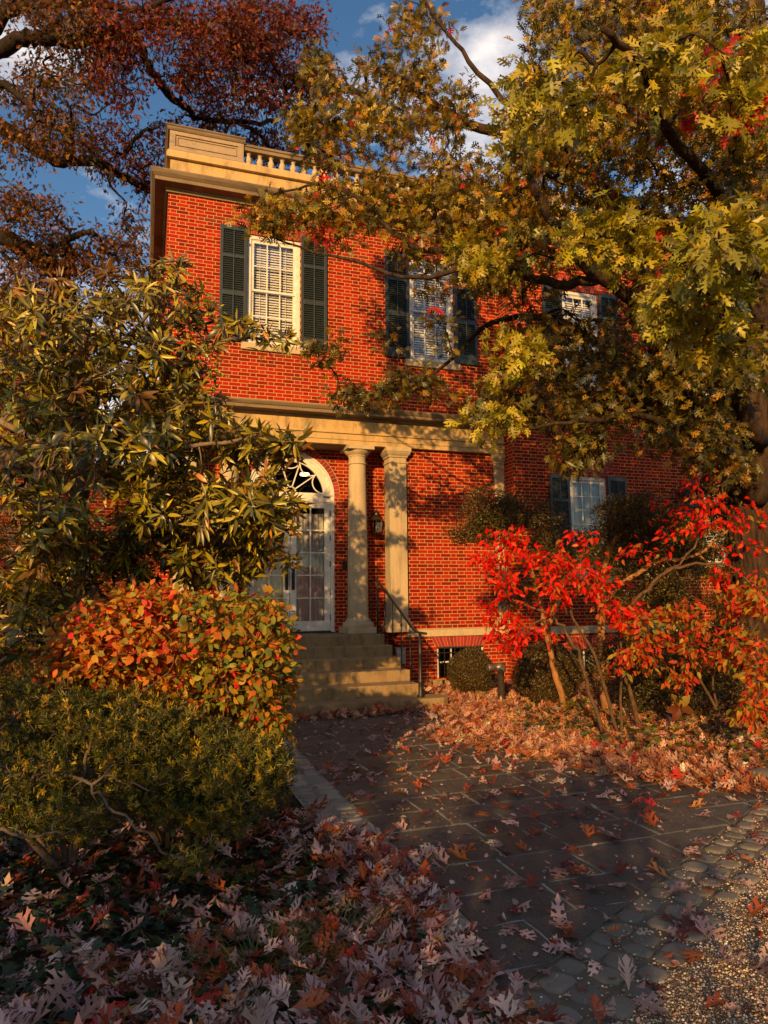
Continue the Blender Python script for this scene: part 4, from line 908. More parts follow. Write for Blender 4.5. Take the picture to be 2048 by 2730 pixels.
low = cl[:, 2] < 5.4
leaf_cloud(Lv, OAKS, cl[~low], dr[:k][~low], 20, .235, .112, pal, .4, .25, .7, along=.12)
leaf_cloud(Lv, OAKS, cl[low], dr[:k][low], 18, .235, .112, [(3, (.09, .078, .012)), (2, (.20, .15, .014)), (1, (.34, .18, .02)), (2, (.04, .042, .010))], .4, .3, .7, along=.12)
leaf_cloud(Lv, OAKS, near, dr[k:], 11, .20, .14, [(3, (.40, .34, .020)), (3, (.26, .235, .018)), (1, (.50, .38, .03)), (1, (.12, .12, .016))], .5, .2, .8, along=.1)
reds = ell([(700, 505, 20, 15, 8.9, .1, 2), (720, 380, 15, 10, 9, .1, 1), (780, 490, 15, 8, 8.8, .1, 1), (1540, 150, 25, 50, 6.3, .3, 5), (1620, 240, 30, 50, 5.8, .2, 5), (1390, 510, 25, 20, 7, .2, 3), (1430, 600, 25, 20, 6.5, .2, 2), (930, 665, 10, 8, 8.6, .1, 1), (1540, 170, 20, 30, 6, .2, 2), (1470, 250, 20, 20, 6.5, .2, 2)])
leaf_cloud(Lv, OAKS, reds, rdir(len(reds)), 6, .12, .14, [(3, (.55, .02, .015)), (1, (.45, .05, .02))], .3, .5, .6)
Lv.build('crown', OAKLEAF, T)

# ---------------------------------------------------------------- magnolia on the left
T = empty('magnolia_tree', (-.80, -4.9, 0), 'evergreen magnolia with long glossy leaves beside the portico on the left', 'tree')
mb = MB(); nodes = []
limb(mb, [(-.82, -4.85, -.05), P3(186, 1330, 7), P3(176, 1200, 7), P3(172, 1080, 7), P3(190, 950, 7), P3(170, 800, 7), P3(200, 650, 7)], .15, .035, nodes, 12, .006, 6)
limb(mb, [P3(176, 1180, 7), P3(140, 1110, 6.8), P3(70, 1075, 6.6), P3(-60, 1050, 6.4)], .045, .02, nodes, 7, .01)
limb(mb, [P3(172, 1060, 7), P3(120, 970, 7.2), P3(40, 930, 7.3), P3(-100, 850, 7.4)], .07, .02, nodes, 7, .01)
limb(mb, [P3(182, 1260, 7), P3(260, 1180, 6.7), P3(350, 1130, 6.5), P3(470, 1140, 6.5), P3(560, 1120, 6.6)], .03, .010, nodes, 7, .012)
limb(mb, [P3(185, 960, 7), P3(280, 880, 7.1), P3(390, 790, 7.2), P3(480, 740, 7.3), P3(560, 730, 7.4), P3(620, 738, 7.4)], .035, .008, nodes, 7, .012)
limb(mb, [P3(180, 850, 7), P3(300, 700, 7.2), P3(380, 600, 7.4), P3(410, 560, 7.4)], .03, .008, nodes, 7, .012)
limb(mb, [P3(186, 1330, 7), P3(300, 1300, 7.3), P3(420, 1230, 7.5), P3(540, 1190, 7.6)], .03, .010, nodes, 7, .01)
limb(mb, [P3(172, 1060, 7), P3(300, 1000, 6.5), P3(430, 960, 6.4), P3(560, 950, 6.6), P3(620, 960, 6.8)], .03, .010, nodes, 7, .01)
limb(mb, [P3(176, 1150, 7), P3(120, 1180, 6.2), P3(80, 1150, 5.8), P3(90, 1080, 5.5)], .04, .012, nodes, 7, .01)
cl = ell([(130, 700, 150, 100, 7, 1.0, 62), (300, 640, 110, 80, 7.3, .8, 36), (60, 830, 110, 110, 6.8, 1, 54), (220, 820, 130, 110, 6.9, .9, 66), (370, 760, 110, 80, 7.2, .7, 38), (420, 660, 50, 50, 7.4, .4, 10), (520, 700, 60, 22, 7.4, .3, 7), (600, 735, 30, 12, 7.4, .2, 3),
          (100, 1000, 140, 80, 6.3, .8, 56), (290, 960, 120, 60, 6.4, .8, 44), (430, 900, 120, 70, 7, .7, 48), (540, 960, 90, 50, 6.8, .5, 30), (610, 960, 35, 30, 6.8, .3, 9),
          (380, 1080, 150, 80, 6.5, .7, 84), (540, 1080, 100, 70, 6.5, .6, 48), (250, 1180, 80, 70, 6.9, .6, 30), (230, 1290, 90, 50, 7.6, .5, 24), (610, 1110, 40, 60, 6.4, .3, 12), (620, 1190, 35, 25, 6.6, .2, 5), (100, 1130, 110, 90, 6.0, .7, 44), (60, 1260, 90, 80, 6.5, .6, 26), (350, 1200, 120, 60, 7.0, .7, 50), (480, 1220, 100, 40, 6.9, .5, 40), (110, 1270, 130, 90, 6.6, .6, 34), (560, 1180, 60, 60, 6.8, .4, 16),
          (30, 1380, 80, 70, 6.8, .5, 14), (200, 1380, 120, 70, 7.4, .5, 18), (350, 590, 60, 30, 7.3, .4, 7), (30, 620, 40, 40, 7, .4, 6), (400, 560, 25, 20, 7.4, .2, 2), (110, 900, 190, 160, 7.9, .7, 110), (340, 900, 170, 140, 7.9, .6, 70), (430, 1120, 180, 90, 7.6, .5, 70), (60, 760, 120, 130, 7.4, .7, 40)])
dr = twigs(mb, nodes, cl, .005, 5, .05, .2, .03)
mb.build('trunk', MAGB, T, fixn=False)
Lv = Leaves(); MT = [t_oval(.23, 5, .18, .15), t_oval(.26, 5, .10, .40), t_oval(.20, 5, .3, -.05)]
# rosettes: leaves radiate from each twig end
per = 18; tot = len(cl)*per; c = np.repeat(cl, per, 0); ax = np.repeat(dr*.25+np.array([-.15, -.55, .45])+rng.normal(size=dr.shape)*.55, per, 0); ax /= np.linalg.norm(ax, axis=1)[:, None]
rd = rdir(tot); rd -= ax*np.sum(rd*ax, 1)[:, None]; rd /= np.linalg.norm(rd, axis=1)[:, None]
e = rng.uniform(-.35, .9, (tot, 1)); dv = rd+ax*e; dv[:, 2] -= rng.uniform(0, .6, tot)
nm = ax*1.0-rd*e*.7+rng.normal(size=(tot, 3))*.3; pos = c-ax*rng.random((tot, 1))**1.5*.17+dv*.02
sz = rng.uniform(.085, .175, tot); col = pick([(4, (.25, .20, .008)), (3, (.13, .115, .008)), (2.2, (.38, .29, .012)), (3, (.05, .05, .008)), (.7, (.38, .15, .02))], tot, .22); w = rng.integers(0, 3, tot)
for i in range(3): q_ = w == i; Lv.add(MT[i], pos[q_], dv[q_], nm[q_], sz[q_], col[q_])
Lv.build('crown', m_leaf('magnolia_leaf', .36, .08, (.15, .075, .018), .5), T)

# ---------------------------------------------------------------- dogwood mound, orange/red/green
SH = m_leaf('shrub_leaf', .5, .30, None, .3, (1.4, 1.1, .6))
OV = [t_oval(.62, 4, .10, .18, .85), t_oval(.55, 4, .16, .05, .85), t_oval(.68, 4, .05, .30, .85)]
T = empty('dogwood_shrub', (0.1, -7.3, 0), 'rounded shrub with orange, red and green oval leaves left of the path', 'shrub')
mb = MB(); nodes = []
for a in np.linspace(0, 2*pi, 10)[:-1]:
    limb(mb, [(.1+.1*cos(a), -7.3+.1*sin(a), -.02), (.1+.35*cos(a), -7.3+.3*sin(a), .5), (.1+.6*cos(a), -7.3+.45*sin(a), 1.0)], .018, .008, nodes, 6, .01)
cl = ell([(370, 1390, 270, 125, 5.2, .75, 330), (200, 1400, 100, 95, 5.0, .5, 70), (130, 1460, 45, 60, 4.9, .3, 34), (565, 1430, 80, 140, 5.1, .5, 110), (570, 1540, 55, 70, 5.0, .3, 60), (440, 1480, 90, 70, 5.0, .4, 60), (520, 1310, 90, 30, 5.3, .4, 34), (330, 1290, 120, 25, 5.3, .4, 30), (115, 1500, 25, 30, 4.8, .15, 10)])
dr = twigs(mb, nodes, cl, .0028, 4, .03, .2, .012); mb.build('stems', TWIG, T, fixn=False)
Lv = Leaves()
px = 1024+F0*((cl-CAM)@RV)/((cl-CAM)@FV); px = px/V; pz = cl[:, 2]
lowleft = (px < 165) & (pz < 1.12); sel = [lowleft, ~lowleft & (px < 400), (px >= 400)]
pals = [[(3, (.62, .05, .03)), (2, (.55, .13, .02)), (.6, (.40, .24, .03))], [(3.4, (.56, .16, .018)), (1.4, (.56, .06, .02)), (2.6, (.50, .26, .022)), (1.3, (.28, .25, .03)), (.3, (.66, .02, .02))], [(3, (.26, .25, .025)), (3, (.46, .24, .022)), (1.2, (.52, .13, .02)), (1.5, (.14, .19, .03)), (.3, (.6, .03, .02))]]
for q_, pl in zip(sel, pals): leaf_cloud(Lv, OV, cl[q_], dr[q_], 15, .09, .061, pl, .7, .35, .7, along=.04)
Lv.build('foliage', SH, T)

# ---------------------------------------------------------------- spreading yew in the foreground
T = empty('yew_shrub', (-.25, -8.3, 0), 'low spreading yew with yellow green needles and bare grey branches in front', 'shrub')
mb = MB(); nodes = []
base = np.array([-.55, -7.6, -.02])
for pts, r in (([base, P3(60, 1690, 4.2), P3(180, 1690, 4.0), P3(230, 1745, 3.8), P3(335, 1815, 3.55)], .014), ([base, P3(0, 1740, 3.9), P3(-60, 1780, 3.6)], .025), ([base, P3(120, 1640, 4.5), P3(300, 1650, 4.6), P3(480, 1640, 4.6), P3(600, 1640, 4.6)], .014),
               ([base, P3(90, 1600, 4.5), P3(220, 1560, 4.5), P3(380, 1540, 4.5)], .02), ([base, P3(180, 1670, 4.2), P3(205, 1600, 4.2), P3(260, 1520, 4.3)], .015), ([base, P3(170, 1720, 4.3), P3(330, 1720, 4.3), P3(480, 1720, 4.3), P3(560, 1760, 4.2)], .010),
               ([base, P3(-20, 1650, 4.2), P3(40, 1540, 4.4)], .018), ([P3(0, 1790, 3.7), P3(60, 1810, 3.6), P3(120, 1800, 3.55), P3(165, 1800, 3.5)], .010)):
    limb(mb, pts, r, r*.4, nodes, 7, .01)
cl = ell([(250, 1585, 220, 75, 4.5, .5, 400), (120, 1560, 150, 80, 4.5, .4, 190), (530, 1670, 105, 85, 4.4, .35, 260), (400, 1610, 120, 70, 4.5, .4, 150), (420, 1710, 170, 70, 4.2, .35, 300), (180, 1730, 130, 50, 4.4, .3, 90), (60, 1660, 100, 70, 4.2, .35, 110), (130, 1770, 90, 50, 3.9, .25, 70), (30, 1740, 60, 60, 4.0, .25, 50), (240, 1515, 150, 25, 4.6, .3, 70), (470, 1770, 80, 40, 4.1, .2, 36), (410, 1860, 55, 18, 3.7, .15, 22), (590, 1640, 45, 60, 4.5, .25, 50), (60, 1500, 60, 30, 4.5, .3, 24), (270, 1640, 80, 50, 4.3, .3, 50)])
dr = twigs(mb, nodes, cl, .0022, 4, .02, .25, .012); mb.build('branches', m_bark('grey_branch', (.05, .038, .03), (.15, .115, .09), 20, (1, 1, .5), .5, .006), T, fixn=False)
Lv = Leaves(); per = 3; sp = np.repeat(cl, per, 0)+rdir(len(cl)*per)*.045; sd = np.repeat(dr, per, 0)*.6+rng.normal(size=(len(sp), 3))*.4+[0, 0, .55]+SUNV*.35; sd /= np.linalg.norm(sd, axis=1)[:, None]
nn_ = 19; tot = len(sp)*nn_; t = np.tile(np.linspace(0, 1, nn_), len(sp))[:, None]; S = np.repeat(sp, nn_, 0); A_ = np.repeat(sd, nn_, 0)
rd = rdir(tot); rd -= A_*np.sum(rd*A_, 1)[:, None]; rd /= np.linalg.norm(rd, axis=1)[:, None]; dv = rd+A_*(.45+t*1.0)
scol = pick([(3, (.065, .070, .010)), (3, (.10, .095, .011)), (1.5, (.30, .21, .013)), (2.4, (.030, .040, .009))], len(sp), .2); tipc = 1+.5*t
Lv.add(t_needle(), S+A_*(t-.4)*.065, dv, rdir(tot)+A_, rng.uniform(.022, .036, tot), np.clip(np.repeat(scol, nn_, 0)*tipc, 0, .9))
Lv.build('foliage', m_leaf('yew_needle', .5, .15, None, .35), T)

# ---------------------------------------------------------------- clipped box balls and dark evergreens by the house
BOX = m_leaf('small_evergreen_leaf', .38, .12, None, .4)
SO = [t_oval(.55, 2, .1, .1), t_oval(.5, 2, .3, .2)]
def blob_leaves(L_, c, r, n_, size, pal, shell=.35, lump=.10, zs=1., seed=0):
    dd = rdir(n_); R_ = np.random.default_rng(seed); lc = R_.normal(size=(26, 3)); lc /= np.linalg.norm(lc, axis=1)[:, None]
    bump_ = np.max(np.maximum(0, dd@lc.T-.88)/.12, axis=1)
    rad = (1-shell*rng.random(n_)**1.6)*(1-lump+lump*bump_*1.3)
    pos = np.array(c)+dd*rad[:, None]*np.array([r, r, r*zs])
    w = rng.integers(0, 2, n_); nr = dd+rng.normal(size=(n_, 3))*.6; dv = rng.normal(size=(n_, 3))+dd*.6+[0, 0, .3]; col = pick(pal, n_, .25)
    for i in range(2): q_ = w == i; L_.add(SO[i], pos[q_], dv[q_], nr[q_], rng.uniform(.7, 1.25, q_.sum())*size, col[q_])
BP = [(3, (.075, .05, .012)), (2, (.11, .065, .014)), (2, (.045, .042, .012)), (.6, (.20, .09, .02))]
def box_ball(c, r, lab, zs=1.):
    T = empty('box_shrub', (c[0], c[1], 0), lab, 'shrub', 'clipped round box shrubs by the house wall')
    mb = MB(); mb.tube([(c[0], c[1], -.02), (c[0]+.02, c[1], c[2])], .03, 6); 
    for k in range(7): a = k*.9; mb.tube([(c[0], c[1], .1), (c[0]+r*.6*cos(a), c[1]+r*.6*sin(a), c[2]+r*.3)], .01, 5)
    mb.build('stems', TWIG, T, fixn=False)
    L_ = Leaves(); blob_leaves(L_, c, r, int(34000*(r/.5)**2), .027, BP, .4, .08, zs, int(r*100)); L_.build('foliage', BOX, T)
box_ball((5.03, -1.55, .42), .40, 'clipped round box shrub in front of the barred basement window')
box_ball((5.75, -2.75, .45), .52, 'wider round box shrub right of the metal standpipe', .95)
box_ball((8.3, -2.2, .5), .62, 'dark round box shrub deep behind the red leaved stems', .9)
EV = [(3, (.055, .048, .011)), (3, (.085, .062, .013)), (2, (.035, .035, .010)), (1, (.15, .10, .018))]
def evergreen(name, lab, base, limbs, specs, n_per, cat='tree', size=.033, rad=.17, group=None):
    T = empty(name, base, lab, cat, group); mb = MB(); nodes = []
    for pts, r in limbs: limb(mb, pts, r, r*.35, nodes, 8, .012)
    cl = ell(specs); dr = twigs(mb, nodes, cl, .004, 4, .05, .2, .02); mb.build('trunk', m_bark('cinnamon_bark', (.16, .075, .03), (.42, .20, .075), 12, (1, 1, .4), .5, .01), T, fixn=False)
    L_ = Leaves(); leaf_cloud(L_, SO, cl, dr, int(n_per*1.8), rad, size, EV, .6, .05, .6, .25); L_.build('crown', BOX, T)
b0 = P3(1215, 1480, 10.2); b0[2] = 0; b1 = P3(1310, 1500, 9.9); b1[2] = 0
evergreen('holly_tree', 'small dark evergreen tree with tiny leaves and bare orange limbs against the brick wall', tuple(b0),
   [([b0, P3(1180, 1370, 10.1), P3(1160, 1270, 10.1), P3(1130, 1190, 10.1), P3(1060, 1110, 10.1)], .05), ([P3(1180, 1370, 10.1), P3(1220, 1260, 10), P3(1280, 1180, 10), P3(1350, 1110, 10)], .04), ([b1, P3(1300, 1350, 9.9), P3(1300, 1260, 9.9), P3(1330, 1160, 9.9), P3(1420, 1120, 9.9)], .07), ([P3(1300, 1300, 9.9), P3(1400, 1220, 9.7), P3(1500, 1200, 9.6), P3(1580, 1140, 9.6)], .04)],
   [(1060, 1095, 70, 38, 10.2, .3, 42), (1020, 1150, 60, 28, 10.1, .25, 26), (1130, 1130, 80, 60, 10.1, .4, 50), (1205, 1195, 75, 45, 10, .4, 36), (1360, 1120, 80, 50, 10, .5, 56), (1300, 1200, 90, 60, 10.1, .5, 50), (1420, 1150, 90, 90, 10, .5, 70), (1520, 1130, 80, 90, 9.9, .5, 60), (1490, 1250, 110, 80, 9.9, .5, 66), (1590, 1270, 60, 80, 9.9, .4, 30), (1380, 1290, 100, 60, 10, .5, 40), (1190, 1240, 60, 50, 10.2, .3, 22), (1560, 1060, 60, 50, 9.9, .3, 20), (1130, 1290, 40, 30, 10.2, .3, 10)], 95)
b2 = P3(1450, 1520, 9.4); b2[2] = 0
evergreen('evergreen_shrub', 'dark evergreen shrub filling the shade under the red leaved branches', tuple(b2), [([b2, P3(1450, 1430, 9.5), P3(1430, 1380, 9.5)], .03), ([b2, P3(1500, 1430, 9.5), P3(1530, 1360, 9.5)], .03), ([b2, P3(1400, 1450, 9.6), P3(1360, 1390, 9.6)], .03)],
   [(1450, 1420, 140, 80, 9.6, .5, 90), (1580, 1430, 70, 90, 9.5, .5, 50), (1350, 1440, 80, 60, 9.8, .4, 36), (1450, 1500, 120, 30, 9.4, .4, 30), (1600, 1340, 60, 60, 9.6, .4, 30)], 85, 'shrub')
# dark growth at the far left, behind the magnolia
b3 = P3(60, 1500, 9.5); b3[2] = 0
evergreen('evergreen_hedge', 'dark shaded evergreen growth at the left edge under the magnolia', tuple(b3), [([b3, P3(60, 1400, 9.5), P3(50, 1250, 9.5)], .05), ([b3, P3(180, 1400, 9.7), P3(230, 1280, 9.8)], .04), ([b3, P3(-40, 1400, 9), P3(-60, 1200, 9)], .04)],
   [(60, 1330, 130, 130, 9.3, .7, 130), (200, 1350, 120, 100, 9.8, .6, 60), (-60, 1300, 80, 200, 9, .7, 50), (40, 1480, 120, 60, 8.8, .5, 46), (30, 1190, 90, 60, 9.5, .6, 24)], 60, 'hedge', .045, .24)

# ---------------------------------------------------------------- red leaved dogwoods on the right
def dogwood(name, lab, base, stems, specs, pal, per=9, rad=.10, size=.085, stem_r=.02):
    T = empty(name, base, lab, 'shrub'); mb = MB(); nodes = []
    for pts, r in stems: limb(mb, pts, r, r*.4, nodes, 7, .012)
    cl = ell(specs); dr = twigs(mb, nodes, cl, .0035, 4, .05, .15, .012); mb.build('stems', TWIG, T, fixn=False)
    L_ = Leaves(); leaf_cloud(L_, OVR, cl, dr, per, rad, size, pal, .3, .55, .7, along=.07); L_.build('foliage', SHR, T)
OVR = [t_oval(.46, 4, .2, .15, .8), t_oval(.42, 4, .1, .3, .8), t_oval(.5, 4, .3, .05, .8)]
SHR = m_leaf('red_leaf', .5, .48, None, .25, (1.6, 1.0, .5))
s1 = P3(1302, 1545, 8.2); s1[2] = 0; s2 = P3(1338, 1540, 8.25); s2[2] = 0; s3 = P3(1385, 1520, 8.6); s3[2] = 0; s4 = P3(1560, 1530, 8.2); s4[2] = 0
dogwood('dogwood_shrub', 'slender stemmed shrub with scarlet and orange leaves in front of the right hand wall', tuple(s1),
   [([s1, P3(1260, 1440, 8.2), P3(1225, 1370, 8.2), P3(1190, 1330, 8.3), P3(1120, 1300, 8.4), P3(1080, 1260, 8.5)], .026), ([s2, P3(1285, 1420, 8.3), P3(1240, 1340, 8.3), P3(1210, 1280, 8.3), P3(1140, 1210, 8.4), P3(1085, 1160, 8.5)], .022),
    ([P3(1225, 1330, 8.3), P3(1215, 1280, 8.2), P3(1230, 1220, 8.1), P3(1290, 1180, 8.1)], .012), ([s2, P3(1340, 1400, 8.3), P3(1330, 1300, 8.2), P3(1300, 1260, 8.1)], .018), ([P3(1190, 1330, 8.3), P3(1130, 1360, 8.3), P3(1090, 1390, 8.3)], .012),
    ([s3, P3(1345, 1440, 8.5), P3(1340, 1350, 8.4), P3(1400, 1270, 8.3), P3(1470, 1225, 8.2), P3(1560, 1220, 8.1), P3(1640, 1270, 8)], .03), ([P3(1400, 1270, 8.3), P3(1500, 1180, 8.4), P3(1540, 1110, 8.4), P3(1560, 1050, 8.4)], .016)],
   [(1090, 1160, 45, 45, 8.5, .2, 24), (1060, 1210, 50, 40, 8.5, .2, 22), (1110, 1260, 50, 50, 8.4, .2, 18), (1100, 1370, 45, 45, 8.4, .2, 28), (1070, 1320, 30, 40, 8.5, .2, 10), (1180, 1210, 60, 40, 8.3, .2, 24), (1240, 1240, 70, 50, 8.1, .3, 26), (1300, 1270, 60, 50, 8.1, .3, 18), (1200, 1300, 50, 40, 8.2, .2, 14), (1250, 1160, 60, 20, 8.2, .2, 8), (1380, 1190, 60, 18, 8.3, .2, 7), (1490, 1150, 70, 30, 8.3, .2, 9), (1530, 1070, 70, 50, 8.3, .2, 13), (1450, 1110, 80, 40, 8.3, .2, 6), (1620, 1120, 40, 60, 8.2, .2, 6), (1600, 1180, 50, 30, 8.1, .2, 6), (1560, 1120, 50, 50, 8.3, .2, 10), (1570, 1250, 60, 20, 8.1, .2, 8), (1350, 1320, 70, 40, 8.1, .3, 18), (1170, 1360, 40, 40, 8.3, .2, 8)],
   [(5, (.70, .016, .008)), (2, (.66, .06, .015)), (1, (.55, .17, .02)), (.3, (.40, .32, .03))], 7, .13, .085)
dogwood('dogwood_shrub', 'leaning shrub with yellow, orange and red leaves low in the bed beside the oak trunk', tuple(s4),
   [([s4, P3(1500, 1440, 8.1), P3(1440, 1400, 8.0), P3(1380, 1370, 7.9)], .018), ([s4, P3(1530, 1420, 8.1), P3(1500, 1340, 8), P3(1480, 1290, 8)], .016), ([s4, P3(1600, 1430, 7.6), P3(1640, 1330, 7.4), P3(1660, 1250, 7.4)], .016), ([P3(1600, 1430, 7.6), P3(1640, 1480, 7.0), P3(1630, 1530, 6.8)], .012)],
   [(1400, 1370, 60, 50, 7.9, .3, 34), (1370, 1430, 50, 35, 7.9, .2, 20), (1470, 1330, 60, 40, 7.9, .2, 20), (1510, 1400, 60, 50, 7.8, .3, 22), (1480, 1460, 40, 30, 7.8, .2, 12), (1590, 1310, 60, 40, 7.6, .3, 24), (1640, 1280, 40, 60, 7.4, .3, 22), (1600, 1400, 60, 50, 7.5, .3, 22), (1640, 1440, 40, 60, 7.2, .3, 26), (1630, 1530, 45, 45, 6.9, .2, 28), (1350, 1360, 30, 40, 8.1, .2, 8)],
   [(3, (.50, .15, .02)), (2, (.54, .06, .02)), (2, (.40, .28, .03)), (1, (.22, .24, .04)), (1, (.58, .03, .015))], 8)
T = empty('nandina_shrub', (-1.75, -6.1, 0), 'small dull pink tinged shrub at the left edge of the picture', 'shrub')
mb = MB(); nodes = []
for k in range(5): limb(mb, [(-1.75+.05*k, -6.1, -.02), P3(10+k*6, 1350, 6.9), P3(4+k*5, 1220, 6.9)], .008, .004, nodes, 5, .005)
cl = ell([(8, 1215, 24, 30, 6.9, .15, 20), (8, 1400, 20, 60, 6.9, .15, 16)]); dr = twigs(mb, nodes, cl, .0025, 4); mb.build('stems', TWIG, T, fixn=False)
L_ = Leaves(); leaf_cloud(L_, OVR, cl, dr, 24, .08, .035, [(2, (.30, .06, .05)), (1, (.20, .10, .05))], .4, .1, .7); L_.build('foliage', SHR, T)
# big leaved hydrangea sprout
hb = onb = np.array([5.85, -5.45, 0.]); T = empty('hydrangea_plant', tuple(hb), 'single sprout with seven large ribbed bronze and gold leaves in the ground cover', 'plant')
mb = MB(); mb.tube([hb, hb+[0, 0, .2], hb+[.02, -.02, .36]], .008, 6); mb.build('stem', TWIG, T, fixn=False)
L_ = Leaves(); hp = hb+np.array([.02, -.02, .34]); tpl = t_oval(.55, 6, .10, .22, .9)
dv = -FV*.35+RV*np.array([-.45, .55, -1, 1.1, -.55, .35, .1])[:, None]+UV*np.array([1.0, .9, -.25, -.25, -1, -.9, .2])[:, None]
L_.add(tpl, np.tile(hp, (7, 1)), dv, np.tile(-FV*1.+[0, 0, .5], (7, 1))+rng.normal(size=(7, 3))*.45, np.array([.20, .19, .17, .19, .18, .20, .10]), np.array([(.30, .18, .02), (.32, .22, .02), (.16, .04, .012), (.18, .06, .014), (.17, .035, .012), (.22, .05, .014), (.18, .06, .02)]))
L_.build('leaf_whorl', SHR, T)

# ---------------------------------------------------------------- neighbour building far left
T = empty('brick_outbuilding', (-4.5, 8.2, 0), 'lower brick building with a stone coping at the far left behind the magnolia', 'building')
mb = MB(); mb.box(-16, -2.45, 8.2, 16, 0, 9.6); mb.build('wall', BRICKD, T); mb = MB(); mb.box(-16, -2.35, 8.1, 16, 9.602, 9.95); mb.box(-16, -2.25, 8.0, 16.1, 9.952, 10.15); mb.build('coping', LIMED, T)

T = empty('garden_wall', (-3., 3.2, 0), 'brick garden wall, toned dark for shade, joining the house behind the magnolia trunk', 'wall')
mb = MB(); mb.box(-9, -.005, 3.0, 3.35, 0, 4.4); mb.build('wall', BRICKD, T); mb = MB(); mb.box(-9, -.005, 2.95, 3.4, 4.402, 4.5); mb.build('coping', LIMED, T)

# ---------------------------------------------------------------- ground cover and fallen leaves
FLEAF = m_leaf('fallen_leaf', .6, .12, None, .25, (1.3, .9, .6))
FPAL = [(4, (.50, .31, .275)), (3, (.34, .19, .165)), (2, (.62, .43, .37)), (2.0, (.26, .05, .025)), (1.6, (.36, .09, .025)), (.8, (.13, .03, .02)), (.4, (.48, .40, .33)), (.25, (.45, .02, .015))]
def path_left(y): return 1.07
def scatter(n_, xr, yr, dens):
    x = rng.uniform(*xr, n_*4); y = rng.uniform(*yr, n_*4); p_ = dens(x, y); k = rng.random(len(x)) < p_; return x[k][:n_], y[k][:n_]
def poly_edge(pts):          # x of the left drift edge for a given y
    py = np.array([p[1] for p in pts]); px_ = np.array([p[0] for p in pts]); o = np.argsort(py); return lambda y: np.interp(y, py[o], px_[o])
drift_l = poly_edge([(1.0, -2.6), (1.05, -7.2), (1.30, -7.7), (1.36, -8.3), (1.30, -8.9), (1.28, -9.3), (1.15, -10.4)])
bed_e = poly_edge([(4.25, -2.6), (3.75, -3.4), (3.6, -3.9), (2.95, -4.6), (3.35, -5.1), (3.58, -6.0), (3.95, -6.7), (4.3, -7.3), (5.3, -8.1)])
def lay(name, x, y, z, m, size, pal, tpl, tilt=.35, kind='stuff', lab=None, cat=None, jit=.2, svar=.3):
    L_ = Leaves(); n_ = len(x); a = rng.uniform(0, 2*pi, n_); dv = np.stack([np.cos(a), np.sin(a), rng.normal(size=n_)*tilt*.6], 1); nr = np.tile([0, 0, 1.], (n_, 1))+rng.normal(size=(n_, 3))*tilt; nr[rng.random(n_) < .45] *= -1
    pos = np.stack([x, y, z], 1); w = rng.integers(0, len(tpl), n_); col = pick(pal, n_, jit); sz = size*(1+rng.uniform(-svar, svar, n_))
    for i, t in enumerate(tpl): q_ = w == i; L_.add(t, pos[q_], dv[q_], nr[q_], sz[q_], col[q_])
    return tag(L_.build(name, m, loc=(float(np.mean(x)), float(np.mean(y)), 0)), lab, cat, kind=kind)
FO = [t_oak(3, .36, .10, .25, 11), t_oak(3, .30, .30, -.5, 12), t_oak(2, .34, -.25, .6, 13), t_oak(3, .28, .55, .6, 14), t_oak(3, .22, -.4, 1.1, 15)]
def dl(x, y):
    tf = np.where(((x-.38)/.34)**2+((y+9.2)/.25)**2 < 1, .6, 1)
    e = drift_l(y); d_ = e-x; p = np.clip(.5+d_/.25, 0, 1)*np.maximum(np.clip(.42+x*.30-(y+9.0)*.95, .12, 1), np.clip(1.25-d_/.45, 0, 1)); return p*np.clip(1-(y+8.6)*.35, .25, 1)*(d_ < 2.4)*tf
x, y = scatter(7000, (-1.9, 1.5), (-11.2, -7.0), dl); lay('leaf_litter', x, y, .025+rng.random(len(x))**1.5*.075, FLEAF, .118, FPAL, FO, .24, lab='drift of pinkish brown oak leaves over the ivy left of the path', cat='leaf litter')
def drr(x, y): e = bed_e(y); d_ = x-e; return np.clip(.35+d_/.3, 0, 1)*np.where(d_ > 1.1, .25, 1)*(y > -8.3)
x, y = scatter(9500, (2.7, 8.4), (-8.2, -.6), drr)
RP = [(4, (.46, .24, .17)), (3, (.38, .17, .10)), (2, (.50, .24, .10)), (2, (.40, .11, .035)), (1, (.22, .07, .03)), (.6, (.52, .42, .28)), (.3, (.5, .03, .02))]
lay('leaf_litter', x, y, .02+rng.random(len(x))**1.5*.06, FLEAF, .12, RP, FO, .4, lab='thick drift of copper and pink oak leaves along the bed on the right', cat='leaf litter')
x = rng.uniform(1.0, 4.6, 420); y = -2.62-np.abs(rng.normal(size=420))*.10; lay('leaf_litter', x, y, .015+rng.random(420)*.05, FLEAF, .115, RP, FO, .4, lab='line of pale oak leaves against the foot of the steps', cat='leaf litter')
x, y = scatter(1500, (1.4, 6.0), (-10.6, -2.7), lambda x, y: np.where(x < bed_e(y)+.1, .3, 0)*np.clip(.25+np.exp(-((x-bed_e(y))/.7)**2), 0, 1)*(y > edge_y(x)-1.5)); 
lay('leaf_litter', x[:520], y[:520], .02+rng.random(len(x[:520]))*.012, FLEAF, .11, FPAL, FO, .16, lab='scattered small brown oak leaves over the far flagstones', cat='leaf litter')
